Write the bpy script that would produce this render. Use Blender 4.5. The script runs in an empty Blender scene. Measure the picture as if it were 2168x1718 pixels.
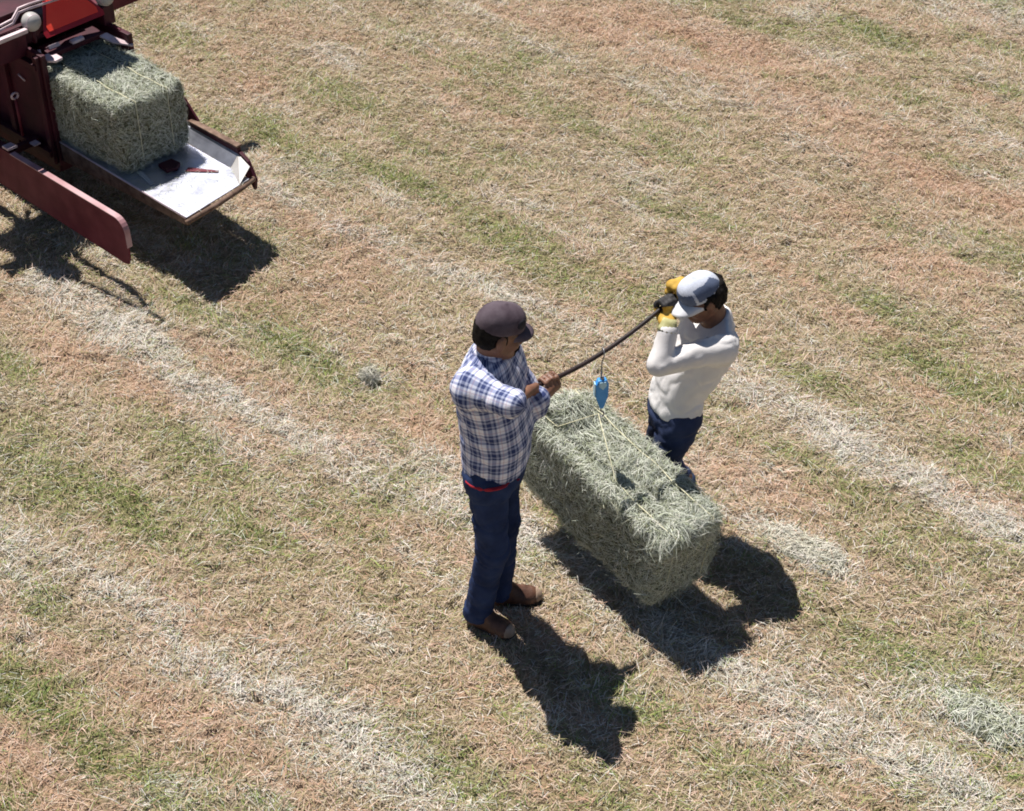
import bpy, bmesh, math, random
import numpy as np
from mathutils import Vector, Matrix

rng = np.random.default_rng(7)
random.seed(7)
SC = bpy.context.scene
COL = SC.collection
R = math.radians

# ------------------------------------------------------------------ camera, sky, sun, exposure
cam_d = bpy.data.cameras.new('camera')
cam_d.sensor_width = 36.0
cam_d.lens = 61.44
cam_d.clip_start = 0.05
cam_d.clip_end = 3000
cam = bpy.data.objects.new('camera', cam_d)
COL.objects.link(cam)
cam.location = (0, 0, 5.73)
cam.rotation_euler = (R(90 - 39), 0, 0)
SC.camera = cam

SUN = Vector((0.285, -0.40, -1.0))
world = bpy.data.worlds.new('World')
SC.world = world
world.use_nodes = True
wn = world.node_tree
bg = wn.nodes['Background']
sky = wn.nodes.new('ShaderNodeTexSky')
sky.sky_type = 'NISHITA'
sky.sun_disc = False
sky.sun_elevation = math.atan2(1.0, math.hypot(SUN.x, SUN.y))
sky.sun_rotation = math.atan2(-SUN.x, -SUN.y) % (2 * math.pi)
sky.air_density = 0.8
sky.dust_density = 0.2
sky.ozone_density = 1.5
wn.links.new(sky.outputs[0], bg.inputs['Color'])
bg.inputs['Strength'].default_value = 0.05

sun_d = bpy.data.lights.new('sun', 'SUN')
sun_d.energy = 5.0
sun_d.angle = R(0.5)
sun_d.color = (1.0, 0.955, 0.905)
sun = bpy.data.objects.new('sun', sun_d)
COL.objects.link(sun)
sun.rotation_euler = SUN.to_track_quat('-Z', 'Y').to_euler()
sun.location = (-3, 10, 12)

SC.cycles.filter_width = 1.85
SC.view_settings.view_transform = 'Standard'
SC.view_settings.look = 'None'
SC.view_settings.exposure = 0.55
SC.view_settings.gamma = 1.0
SC.view_settings.use_curve_mapping = False

# ------------------------------------------------------------------ helpers: tagging and linking
def tag(o, label=None, cat=None, group=None, kind=None):
    if label: o['label'] = label
    if cat: o['category'] = cat
    if group: o['group'] = group
    if kind: o['kind'] = kind
    return o

def empty(name, loc=(0, 0, 0), rz=0.0):
    o = bpy.data.objects.new(name, None)
    COL.objects.link(o)
    o.location = loc
    o.rotation_euler = (0, 0, rz)
    o.empty_display_size = 0.1
    return o

def link_mesh(name, me, mat=None, parent=None, smooth=False):
    o = bpy.data.objects.new(name, me)
    COL.objects.link(o)
    if mat is not None and len(me.materials) == 0:
        for m in (mat if isinstance(mat, (list, tuple)) else [mat]):
            me.materials.append(m)
    if parent is not None:
        o.parent = parent
    if smooth:
        me.polygons.foreach_set('use_smooth', np.ones(len(me.polygons), dtype=bool))
    return o

def np_mesh(name, V, Q, smooth=True):
    """mesh from a vertex array and a quad (or tri) index array"""
    me = bpy.data.meshes.new(name)
    V = np.asarray(V, dtype=np.float32)
    Q = np.asarray(Q, dtype=np.int32)
    n, k = Q.shape
    me.vertices.add(len(V))
    me.vertices.foreach_set('co', V.ravel())
    me.loops.add(n * k)
    me.loops.foreach_set('vertex_index', Q.ravel())
    me.polygons.add(n)
    me.polygons.foreach_set('loop_start', np.arange(0, n * k, k, dtype=np.int32))
    if smooth:
        me.polygons.foreach_set('use_smooth', np.ones(n, dtype=bool))
    me.update(calc_edges=True)
    return me

# ------------------------------------------------------------------ noise (numpy)
def _hash(ix, iy, iz, seed):
    h = (ix * 374761393 + iy * 668265263 + iz * 2147483647 + seed * 974634777) & 0xffffffff
    h = ((h ^ (h >> 13)) * 1274126177) & 0xffffffff
    h = h ^ (h >> 16)
    return (h & 0xffff) / 65535.0

def vnoise(P, scale, seed=0):
    P = np.asarray(P) * scale
    I = np.floor(P).astype(np.int64)
    f = P - I
    f = f * f * (3 - 2 * f)
    out = 0
    for dx in (0, 1):
        for dy in (0, 1):
            for dz in (0, 1):
                w = (f[..., 0] if dx else 1 - f[..., 0]) * (f[..., 1] if dy else 1 - f[..., 1]) * (f[..., 2] if dz else 1 - f[..., 2])
                out = out + w * _hash(I[..., 0] + dx, I[..., 1] + dy, I[..., 2] + dz, seed)
    return out * 2 - 1

def fbm(P, scale, seed=0, octs=3):
    s, a = 0, 1.0
    for i in range(octs):
        s = s + a * vnoise(P, scale * 2 ** i, seed + 17 * i)
        a *= 0.5
    return s / 1.75

# ------------------------------------------------------------------ materials
def new_mat(name):
    m = bpy.data.materials.new(name)
    m.use_nodes = True
    nt = m.node_tree
    return m, nt, nt.nodes['Principled BSDF']

def ramp(nt, stops, interp='LINEAR'):
    r = nt.nodes.new('ShaderNodeValToRGB')
    el = r.color_ramp.elements
    r.color_ramp.interpolation = interp
    while len(el) < len(stops):
        el.new(0.5)
    for e, (p, c) in zip(el, stops):
        e.position = p
        e.color = (c[0], c[1], c[2], 1) if hasattr(c, '__len__') else (c, c, c, 1)
    return r

def noise_mat(name, c1, c2, scale=12, rough=0.7, bump=0.2, bscale=60, metal=0.0, spec=0.4, detail=5, lo=0.35, hi=0.65, coat=0.0, bdist=0.004):
    m, nt, b = new_mat(name)
    tc = nt.nodes.new('ShaderNodeTexCoord')
    n = nt.nodes.new('ShaderNodeTexNoise')
    n.inputs['Scale'].default_value = scale
    n.inputs['Detail'].default_value = detail
    nt.links.new(tc.outputs['Object'], n.inputs['Vector'])
    r = ramp(nt, [(lo, c1), (hi, c2)])
    nt.links.new(n.outputs['Fac'], r.inputs['Fac'])
    nt.links.new(r.outputs['Color'], b.inputs['Base Color'])
    b.inputs['Roughness'].default_value = rough
    b.inputs['Metallic'].default_value = metal
    b.inputs['Specular IOR Level'].default_value = spec
    if coat:
        b.inputs['Coat Weight'].default_value = coat
        b.inputs['Coat Roughness'].default_value = 0.25
    if bump:
        n2 = nt.nodes.new('ShaderNodeTexNoise')
        n2.inputs['Scale'].default_value = bscale
        n2.inputs['Detail'].default_value = 4
        nt.links.new(tc.outputs['Object'], n2.inputs['Vector'])
        bp = nt.nodes.new('ShaderNodeBump')
        bp.inputs['Strength'].default_value = bump
        bp.inputs['Distance'].default_value = bdist
        nt.links.new(n2.outputs['Fac'], bp.inputs['Height'])
        nt.links.new(bp.outputs['Normal'], b.inputs['Normal'])
    return m

def attr_mat(name, rough=0.75, spec=0.25, trans=0.0):
    m, nt, b = new_mat(name)
    a = nt.nodes.new('ShaderNodeAttribute')
    a.attribute_name = 'Col'
    geo = nt.nodes.new('ShaderNodeNewGeometry')
    n = nt.nodes.new('ShaderNodeTexNoise')
    n.inputs['Scale'].default_value = 45
    n.inputs['Detail'].default_value = 3
    nt.links.new(geo.outputs['Position'], n.inputs['Vector'])
    r = ramp(nt, [(0.25, 0.78), (0.75, 1.22)])
    nt.links.new(n.outputs['Fac'], r.inputs['Fac'])
    mx = nt.nodes.new('ShaderNodeMix')
    mx.data_type = 'RGBA'
    mx.blend_type = 'MULTIPLY'
    mx.inputs['Factor'].default_value = 1.0
    nt.links.new(a.outputs['Color'], mx.inputs['A'])
    nt.links.new(r.outputs['Color'], mx.inputs['B'])
    nt.links.new(mx.outputs['Result'], b.inputs['Base Color'])
    b.inputs['Roughness'].default_value = rough
    b.inputs['Specular IOR Level'].default_value = spec
    return m

# ------------------------------------------------------------------ ribbons: blades of straw and grass
def ribbons(name, P, D, N, L, Wd, bend, C, segs=2, taper=0.35):
    """P base points, D directions, N facing normals (all n x 3), L lengths, Wd widths, bend along N, C colours"""
    n = len(P)
    D = D / np.linalg.norm(D, axis=1, keepdims=True)
    S = np.cross(D, N)
    S /= np.maximum(np.linalg.norm(S, axis=1, keepdims=True), 1e-6)
    U = np.cross(S, D)
    side = rng.normal(0, 0.10, n)
    V = np.zeros((n, segs + 1, 2, 3), dtype=np.float32)
    for k in range(segs + 1):
        t = k / segs
        w = Wd * ((1 - (1 - taper) * abs(2 * t - 1) ** 1.5) if segs > 1 else (1.0, .55)[k]) * 0.5
        cen = P + D * (L * t)[:, None] + U * (bend * 4 * t * (1 - t))[:, None] + S * (side * L * (t * t))[:, None]
        V[:, k, 0] = cen - S * w[:, None]
        V[:, k, 1] = cen + S * w[:, None]
    base = (np.arange(n) * (segs + 1) * 2)[:, None]
    qs = []
    for k in range(segs):
        qs.append(np.concatenate([base + 2 * k, base + 2 * k + 1, base + 2 * k + 3, base + 2 * k + 2], 1))
    Q = np.stack(qs, 1).reshape(-1, 4)
    me = np_mesh(name, V.reshape(-1, 3), Q, smooth=True)
    ca = me.color_attributes.new('Col', 'FLOAT_COLOR', 'POINT')
    cc = np.ones((n, (segs + 1) * 2, 4), dtype=np.float32)
    cc[:, :, :3] = C[:, None, :]
    ca.data.foreach_set('color', cc.ravel())
    return me

# ------------------------------------------------------------------ the field
DA = np.array([0.785, -0.62])          # the direction the machine drove in
DA = DA / np.linalg.norm(DA)
DB = np.array([-DA[1], DA[0]])
PATCHES = [('G',-1.11,7.52,.45,.12,1),('G',-0.72,9.35,.5,.1,1),('G',-0.04,8.72,.5,.11,.8),('G',-1.36,8.72,.18,.09,.6),('G',-1.97,6.34,.5,.16,.7),('G',-1.58,6.69,.4,.13,.7),('G',-1.35,6.20,.35,.11,.7),('G',-2.15,5.15,.3,.13,1.2),('G',-1.97,4.98,.3,.1,1),('G',-1.77,4.78,.4,.12,.9),('G',-1.48,4.56,.3,.1,.8),('G',0.52,5.04,.2,.09,.8),('G',-0.24,4.65,.4,.1,.7),('G',0.95,4.70,.3,.11,.5),('G',1.85,5.20,.42,.12,1.1),('G',2.59,11.26,.3,.12,.9),('G',1.55,7.35,.3,.09,.8),('G',2.26,7.37,.35,.09,.7),('G',0.93,8.98,.3,.07,.8),('G',1.99,8.09,.25,.07,.6),('G',-1.73,7.93,.35,.08,.7),('G',-2.49,6.80,.3,.15,.6),('G',-1.46,9.70,.3,.08,.5),('G',-1.22,10.44,.5,.15,.5),('G',-2.53,11.34,.6,.2,.5),('G',-0.61,6.84,.2,.08,.4),('G',3.28,10.44,.3,.1,.6),('O',1.31,11.12,.9,.3,1),('O',2.07,10.13,.7,.2,.8),('O',2.65,9.31,.6,.2,1),('O',2.96,9.09,.4,.15,.8),('O',0.56,11.41,.5,.2,.9),('O',-1.95,4.70,.6,.25,1.1),('O',-1.26,4.85,.45,.12,.8),('O',-1.01,4.70,.4,.1,.7),('O',-1.97,7.31,.45,.12,.8),('O',-1.39,8.00,.5,.11,.7),('O',1.12,6.51,.35,.16,.6),('O',2.00,7.78,.35,.09,.7),('O',-1.73,10.51,.22,.12,.8),('O',1.52,8.37,.35,.08,.7),('O',0.14,5.48,.2,.08,.6),('O',2.11,9.76,.5,.2,.5),('O',-1.43,8.82,.3,.09,.6),('O',2.45,8.37,.3,.1,.4),('P',2.03,4.96,.35,.16,.9),('P',1.36,6.02,.28,.07,1),('P',0.28,7.03,.25,.12,.8),('P',-0.77,7.35,.1,.08,.8),('P',3.56,11.56,.5,.3,.4),('P',0.78,9.31,.4,.2,.3)]
ROWS = [([(-2.65,8.18),(-2.25,7.78),(-1.49,7.11),(-0.26,6.37),(0.95,5.28),(1.78,4.60),(2.6,3.9)], .14, 1.0),
        ([(-1.54,9.22),(-1.03,8.77),(-0.23,8.18),(.6,7.6)], .10, .7),
        ([(.9,7.55),(1.29,7.23),(1.83,6.73),(2.42,6.14),(3.2,5.5)], .15, .8),
        ([(-2.9,6.5),(-2.28,5.94),(-1.60,5.48),(-1.39,5.31),(-0.94,4.96),(-0.35,4.53),(.3,4.0)], .16, .8)]

def zones(x, y):
    """green, orange, pale amounts of the field at x, y"""
    x = np.asarray(x, dtype=np.float64); y = np.asarray(y, dtype=np.float64)
    a = x * DA[0] + y * DA[1]
    b = x * DB[0] + y * DB[1]
    wob = np.stack([a * 1.3, b * 2.6, np.zeros_like(a)], -1)
    da = fbm(wob, 1.6, 3) * 0.14
    db = fbm(wob, 1.9, 5) * 0.08
    out = {'G': np.zeros_like(x), 'O': np.zeros_like(x), 'P': np.zeros_like(x)}
    for t, px, py, ra, rb, w in PATCHES:
        pa = px * DA[0] + py * DA[1]; pb = px * DB[0] + py * DB[1]
        q = ((a + da - pa) / ra) ** 2 + ((b + db - pb) / rb) ** 2
        out[t] = np.maximum(out[t], w * np.exp(-q * 0.9))
    for pts, wd, w in ROWS:
        dmin = np.full_like(x, 9.0)
        for (x0, y0), (x1, y1) in zip(pts[:-1], pts[1:]):
            vx, vy = x1 - x0, y1 - y0
            t = np.clip(((x - x0) * vx + (y - y0) * vy) / (vx * vx + vy * vy), 0, 1)
            dmin = np.minimum(dmin, np.hypot(x - x0 - t * vx, y - y0 - t * vy))
        out['P'] = np.maximum(out['P'], w * np.exp(-((dmin + db * 0.7) / wd) ** 2) * np.clip(0.72 + 0.85 * fbm(wob, 2.6, 9) + .35 * fbm(wob, 9.0, 10), 0.1, 1.2))
    st = np.stack([a * 0.9, b * 2.4, np.zeros_like(a)], -1)
    n1 = fbm(st, 1.5, 21) + .5 * fbm(st, 6.0, 22); n2 = fbm(st, 1.7, 33) + .5 * fbm(st, 5.5, 34); n3 = fbm(st, 2.0, 45) + .5 * fbm(st, 6.5, 46)
    out['G'] = np.clip(out['G'] + np.clip(n1 * 0.9 - 0.10, 0, 1) * 1.0, 0, 1.2)
    out['O'] = np.clip(out['O'] + np.clip(n2 * 0.9 - 0.06, 0, 1) * 1.0 - out['G'] * 0.5, 0, 1.2)
    out['P'] = np.clip(out['P'] + np.clip(n3 * 0.9 - 0.14, 0, 1) * 0.8, 0, 1.2)
    return out

def relief(x, y):
    P = np.stack([x, y, np.zeros_like(x)], -1)
    near = np.exp(-np.maximum(np.hypot(x, y - 7.5) - 9, 0) / 6)
    return near * (fbm(P, 0.9, 61) * 0.022 + fbm(P, 4.5, 71, 2) * 0.014 + np.abs(vnoise(P, 11.0, 77)) * 0.020 - np.clip(vnoise(P, 15.0, 79) - .45, 0, 1) * .05) - 0.018

def build_ground():
    def axis(lo, hi, step, ext):
        core = np.arange(lo, hi + 1e-6, step)
        g = step * 1.35 ** np.arange(1, ext)
        far = np.cumsum(g)
        return np.concatenate([lo - far[::-1], core, hi + far])
    xs = axis(-4.6, 4.6, 0.032, 28)
    ys = axis(3.4, 13.2, 0.032, 28)
    X, Y = np.meshgrid(xs, ys, indexing='ij')
    Z = relief(X, Y)
    V = np.stack([X, Y, Z], -1).reshape(-1, 3)
    nx, ny = len(xs), len(ys)
    I = (np.arange(nx - 1)[:, None] * ny + np.arange(ny - 1)[None, :]).ravel()
    Q = np.stack([I, I + ny, I + ny + 1, I + 1], 1)
    me = np_mesh('ground', V, Q)
    z = zones(X.ravel(), Y.ravel())
    ca = me.color_attributes.new('zone', 'FLOAT_COLOR', 'POINT')
    cc = np.ones((len(V), 4), dtype=np.float32)
    cc[:, 0] = z['G']; cc[:, 1] = z['O']; cc[:, 2] = z['P']
    ca.data.foreach_set('color', cc.ravel())
    m, nt, b = new_mat('field_soil')
    at = nt.nodes.new('ShaderNodeAttribute'); at.attribute_name = 'zone'
    sp = nt.nodes.new('ShaderNodeSeparateColor')
    nt.links.new(at.outputs['Color'], sp.inputs['Color'])
    geo = nt.nodes.new('ShaderNodeNewGeometry')
    def nz(scale, det=6):
        n = nt.nodes.new('ShaderNodeTexNoise')
        n.inputs['Scale'].default_value = scale
        n.inputs['Detail'].default_value = det
        n.inputs['Roughness'].default_value = 0.65
        nt.links.new(geo.outputs['Position'], n.inputs['Vector'])
        return n
    n1 = nz(28)
    base = ramp(nt, [(0.3, (.15, .115, .07)), (0.52, (.28, .215, .135)), (0.72, (.39, .315, .21))])
    nt.links.new(n1.outputs['Fac'], base.inputs['Fac'])
    cur = base.outputs['Color']
    for ch, stops, sc in (('Green', [(0.3, (.22, .13, .08)), (0.7, (.42, .275, .185))], 33), ('Red', [(0.3, (.075, .085, .03)), (0.7, (.16, .17, .06))], 41), ('Blue', [(0.3, (.28, .25, .20)), (0.7, (.50, .46, .39))], 37)):
        n = nz(sc)
        r = ramp(nt, stops)
        nt.links.new(n.outputs['Fac'], r.inputs['Fac'])
        mx = nt.nodes.new('ShaderNodeMix'); mx.data_type = 'RGBA'
        cl = nt.nodes.new('ShaderNodeMath'); cl.operation = 'MULTIPLY'; cl.use_clamp = True
        cl.inputs[1].default_value = 0.9
        nt.links.new(sp.outputs[ch], cl.inputs[0])
        nt.links.new(cl.outputs[0], mx.inputs['Factor'])
        nt.links.new(cur, mx.inputs['A']); nt.links.new(r.outputs['Color'], mx.inputs['B'])
        cur = mx.outputs['Result']
    nt.links.new(cur, b.inputs['Base Color'])
    b.inputs['Roughness'].default_value = 0.95
    b.inputs['Specular IOR Level'].default_value = 0.1
    bp = nt.nodes.new('ShaderNodeBump')
    bp.inputs['Strength'].default_value = 0.8
    bp.inputs['Distance'].default_value = 0.02
    n4 = nz(60)
    nt.links.new(n4.outputs['Fac'], bp.inputs['Height'])
    nt.links.new(bp.outputs['Normal'], b.inputs['Normal'])
    o = link_mesh('ground', me, m)
    tag(o, 'dry mown hay field with tan, rusty and green patches', 'field', kind='structure')

STRAW = attr_mat('straw_blades', 0.8, 0.2)
GRASS = attr_mat('grass_blades', 0.65, 0.3)
PAL = {
    'tan': np.array([.46, .365, .262]), 'olive': np.array([.29, .255, .125]), 'rust': np.array([.45, .29, .195]), 'pink': np.array([.55, .41, .315]),
    'pale': np.array([.62, .57, .505]), 'sage': np.array([.43, .445, .36]), 'green': np.array([.15, .215, .06]), 'lime': np.array([.28, .33, .095])}

def field_points(n):
    """random places over the near field, thinning out beyond it"""
    m = int(n * 1.0)
    y = rng.uniform(3.7, 13.0, m * 2)
    x = rng.uniform(-4.9, 4.9, m * 2)
    k = np.abs(x) < 1.55 + 0.24 * y
    k |= rng.uniform(0, 1, m * 2) < 0.22
    x, y = x[k], y[k]
    return x[:n], y[:n]

def build_straw(n, long_ones=False):
    x, y = field_points(n)
    z = zones(x, y)
    n = len(x)
    # paler, deeper litter in the rows; thinner on the bare rusty ground
    keep = rng.uniform(0, 1, n) < np.clip(0.62 + 0.40 * z['P'] - 0.12 * z['O'] - 0.12 * z['G'], 0.2, 1)
    x, y = x[keep], y[keep]
    for k in z: z[k] = z[k][keep]
    n = len(x)
    g, o, p = z['G'], z['O'], z['P']
    pp = np.clip(p, 0, 1.1) ** 1.6
    wts = np.stack([0.55 + 0 * g, 0.34 + 1.0 * g, 0.12 + 2.2 * o, 0.20 + 1.2 * o, 0.10 + 2.6 * pp, 0.05 + 1.0 * pp + 0.25 * g, 0.02 + 0.5 * g, 0.04 + 0.5 * g], 1)
    wts /= wts.sum(1, keepdims=True)
    pick = (wts.cumsum(1) < rng.uniform(0, 1, n)[:, None]).sum(1).clip(0, 7)
    pal = np.stack([PAL[k] for k in ('tan', 'olive', 'rust', 'pink', 'pale', 'sage', 'green', 'lime')])
    C = pal[pick] * rng.uniform(0.82, 1.14, (n, 1)) * rng.uniform(0.96, 1.04, (n, 3))
    # tufts lean together: direction from a coarse noise plus scatter
    ang = fbm(np.stack([x, y, 0 * x], -1), 5.0, 91) * 5 + rng.normal(0, 1.0, n)
    up = np.abs(rng.normal(0, 0.22, n)) + 0.02
    stand = rng.uniform(0, 1, n) < (0.06 if long_ones else 0.20)
    ns = stand.sum()
    up[stand] = rng.uniform(0.4, 1.2, ns)
    D = np.stack([np.cos(ang) * np.cos(up), np.sin(ang) * np.cos(up), np.sin(up)], 1)
    N = np.stack([rng.normal(0, .30, n), rng.normal(0, .30, n), np.ones(n)], 1)
    N[stand] = np.stack([rng.normal(0, 1, ns), rng.normal(0, 1, ns), np.full(ns, .5)], 1)
    if long_ones:
        L = rng.uniform(0.05, 0.115, n)
        Wd = rng.uniform(0.0018, 0.0036, n)
    else:
        L = rng.uniform(0.014, 0.048, n)
        Wd = rng.uniform(0.0018, 0.0042, n)
        L[stand] = rng.uniform(0.015, 0.035, ns)
    R0 = relief(x, y)
    lift = rng.uniform(0, 0.014, n) + rng.uniform(0, 0.022, n) * np.clip(p, 0, 1) + (.006 if long_ones else 0)
    P = np.stack([x, y, R0 + lift + 0.002], 1)
    P[stand, 2] = R0[stand]
    P[:, :2] -= (D[:, :2] * (L * 0.5)[:, None])
    nm = 'fallen_stalks' if long_ones else 'stubble_straw'
    me = ribbons(nm, P, D, N, L, Wd, rng.uniform(-.02, .16, n) * L, C, segs=2 if long_ones else 1)
    o = link_mesh(nm, me, STRAW)
    tag(o, 'long dry stalks lying loose over the stubble' if long_ones else 'fine cut straw and dry stubble covering the field', 'straw', kind='stuff')

def build_grass(n):
    x, y = field_points(n)
    z = zones(x, y)
    k = rng.uniform(0, 1, len(x)) < np.clip(z['G'] * 0.95 - 0.05, 0.0, 1)
    x, y = x[k], y[k]
    n = len(x)
    g = zones(x, y)['G']
    mix = rng.uniform(0, 1, (n, 1))
    C = np.where(mix < .40, PAL['green'], np.where(mix < .7, PAL['lime'], PAL['olive'])) * rng.uniform(.75, 1.25, (n, 1))
    ang = rng.uniform(0, 2 * math.pi, n)
    up = rng.uniform(.5, 1.4, n)
    D = np.stack([np.cos(ang) * np.cos(up), np.sin(ang) * np.cos(up), np.sin(up)], 1)
    N = np.stack([-np.cos(ang), -np.sin(ang), np.full(n, 1.0)], 1)
    L = rng.uniform(.022, .055, n) * (0.8 + 0.45 * g)
    Wd = rng.uniform(.0022, .0042, n)
    P = np.stack([x, y, relief(x, y) - .002], 1)
    me = ribbons('green_grass', P, D, N, L, Wd, rng.uniform(0, .2, n) * L, C, taper=.2)
    o = link_mesh('green_grass', me, GRASS)
    tag(o, 'short green grass regrowing in streaks through the stubble', 'grass', kind='stuff')

build_ground()
build_straw(1050000)
build_straw(75000, True)
build_grass(220000)

# ------------------------------------------------------------------ implicit surfaces
def smin(a, b, k):
    h = np.clip(0.5 + 0.5 * (b - a) / k, 0, 1)
    return b * (1 - h) + a * h - k * h * (1 - h)

def rcone(a, b, ra, rb):
    a = np.array(a, float); b = np.array(b, float)
    v = b - a; vv = v @ v
    def fn(X, Y, Z):
        t = np.clip(((X - a[0]) * v[0] + (Y - a[1]) * v[1] + (Z - a[2]) * v[2]) / vv, 0, 1)
        return np.sqrt((X - a[0] - t * v[0]) ** 2 + (Y - a[1] - t * v[1]) ** 2 + (Z - a[2] - t * v[2]) ** 2) - (ra + (rb - ra) * t)
    r = max(ra, rb)
    return fn, np.minimum(a, b) - r, np.maximum(a, b) + r

def ellip(c, r, M=None):
    c = np.array(c, float); r = np.array(r, float)
    M = np.eye(3) if M is None else np.array(M, float)      # columns are the axes
    def fn(X, Y, Z):
        dx, dy, dz = X - c[0], Y - c[1], Z - c[2]
        q = [dx * M[0, i] + dy * M[1, i] + dz * M[2, i] for i in range(3)]
        k0 = np.sqrt(sum((q[i] / r[i]) ** 2 for i in range(3)))
        k1 = np.sqrt(sum((q[i] / r[i] ** 2) ** 2 for i in range(3))) + 1e-9
        return k0 * (k0 - 1) / k1
    return fn, c - r.max(), c + r.max()

class Field:
    def __init__(s, lo, hi, h):
        s.lo = np.array(lo, float); s.h = h
        s.n = np.ceil((np.array(hi, float) - s.lo) / h).astype(int) + 1
        s.ax = [s.lo[i] + h * np.arange(s.n[i]) for i in range(3)]
        s.F = np.ones(tuple(s.n), dtype=np.float32)
    def sub(s, lo, hi):
        sl = []
        for i in range(3):
            a = int(np.clip(np.floor((lo[i] - s.lo[i]) / s.h), 0, s.n[i]))
            b = int(np.clip(np.ceil((hi[i] - s.lo[i]) / s.h) + 1, 0, s.n[i]))
            sl.append(slice(a, b))
        X = s.ax[0][sl[0]][:, None, None]; Y = s.ax[1][sl[1]][None, :, None]; Z = s.ax[2][sl[2]][None, None, :]
        return tuple(sl), X, Y, Z
    def add(s, prim, k=0.01, cut=False):
        fn, lo, hi = prim
        mg = k + 2.5 * s.h
        sl, X, Y, Z = s.sub(np.array(lo) - mg, np.array(hi) + mg)
        if min(x.stop - x.start for x in sl) <= 0:
            return
        d = fn(X, Y, Z)
        s.F[sl] = -smin(-s.F[sl], d, k) if cut else smin(s.F[sl], d, k)
    def everywhere(s):
        return s.ax[0][:, None, None], s.ax[1][None, :, None], s.ax[2][None, None, :]
    def clip(s, fn, k=0.003):
        s.F = -smin(-s.F, -fn(*s.everywhere()).astype(np.float32) + 0 * s.F, k)
    def displace(s, amp, scale, seed, octs=2, band=0.03, stretch=(1, 1, 1)):
        m = np.abs(s.F) < band
        I = np.argwhere(m)
        P = (s.lo + s.h * I) * np.array(stretch)
        s.F[m] += (amp * fbm(P, scale, seed, octs)).astype(np.float32)
    def crease(s, amp, scale, seed, stretch=(1, 1, 1), band=.035, M=None):
        """sharp cloth folds: valleys where a noise crosses zero"""
        m = np.abs(s.F) < band
        P = (s.lo + s.h * np.argwhere(m))
        if M is not None: P = P @ M
        n = vnoise(P * np.array(stretch), scale, seed) + .35 * vnoise(P * np.array(stretch), scale * 2.1, seed + 4)
        s.F[m] += (amp * (np.exp(-(n / .16) ** 2) - .3)).astype(np.float32)
    def nets(s):
        F = s.F
        F[0], F[-1] = 1, 1
        F[:, 0], F[:, -1] = 1, 1
        F[:, :, 0], F[:, :, -1] = 1, 1
        S = F < 0
        c = np.zeros(np.array(F.shape) - 1, dtype=np.uint8)
        for dx in (0, 1):
            for dy in (0, 1):
                for dz in (0, 1):
                    c += S[dx:S.shape[0] - 1 + dx, dy:S.shape[1] - 1 + dy, dz:S.shape[2] - 1 + dz]
        act = (c > 0) & (c < 8)
        idx = np.full(act.shape, -1, dtype=np.int64)
        ijk = np.argwhere(act)
        idx[act] = np.arange(len(ijk))
        acc = np.zeros((len(ijk), 3)); cnt = np.zeros(len(ijk))
        cor = [np.array((a, b, d)) for a in (0, 1) for b in (0, 1) for d in (0, 1)]
        for p in cor:
            for q in cor:
                if (q - p).sum() == 1 and (q - p).min() >= 0:
                    fa = F[tuple((ijk + p).T)]; fb = F[tuple((ijk + q).T)]
                    m = (fa < 0) != (fb < 0)
                    t = fa[m] / (fa[m] - fb[m])
                    acc[m] += p + t[:, None] * (q - p)
                    cnt[m] += 1
        V = s.lo + s.h * (ijk + acc / cnt[:, None])
        quads = []
        for ax in range(3):
            b, d = (ax + 1) % 3, (ax + 2) % 3
            sl0 = [slice(None)] * 3; sl1 = [slice(None)] * 3
            sl0[ax] = slice(0, -1); sl1[ax] = slice(1, None)
            A, B = S[tuple(sl0)], S[tuple(sl1)]
            E = np.argwhere(A != B)
            E = E[(E[:, b] > 0) & (E[:, d] > 0) & (E[:, b] < F.shape[b] - 1) & (E[:, d] < F.shape[d] - 1)]
            ins = A[tuple(E.T)]
            eb = np.zeros(3, int); eb[b] = 1
            ed = np.zeros(3, int); ed[d] = 1
            q = np.stack([idx[tuple((E - eb - ed).T)], idx[tuple((E - ed).T)], idx[tuple(E.T)], idx[tuple((E - eb).T)]], 1)
            q[~ins] = q[~ins][:, ::-1]
            quads.append(q)
        Q = np.concatenate(quads)
        Q = Q[(Q >= 0).all(1)]
        return V, Q
    def mesh(s, name, offset=(0, 0, 0), relax=1):
        V, Q = s.nets()
        for _ in range(relax):
            e = np.concatenate([Q[:, [0, 1]], Q[:, [1, 2]], Q[:, [2, 3]], Q[:, [3, 0]]])
            sm = np.zeros_like(V); ct = np.zeros(len(V))
            np.add.at(sm, e[:, 0], V[e[:, 1]]); np.add.at(ct, e[:, 0], 1)
            V = 0.5 * V + 0.5 * sm / np.maximum(ct, 1)[:, None]
        return np_mesh(name, V - np.array(offset), Q), V, Q

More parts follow.
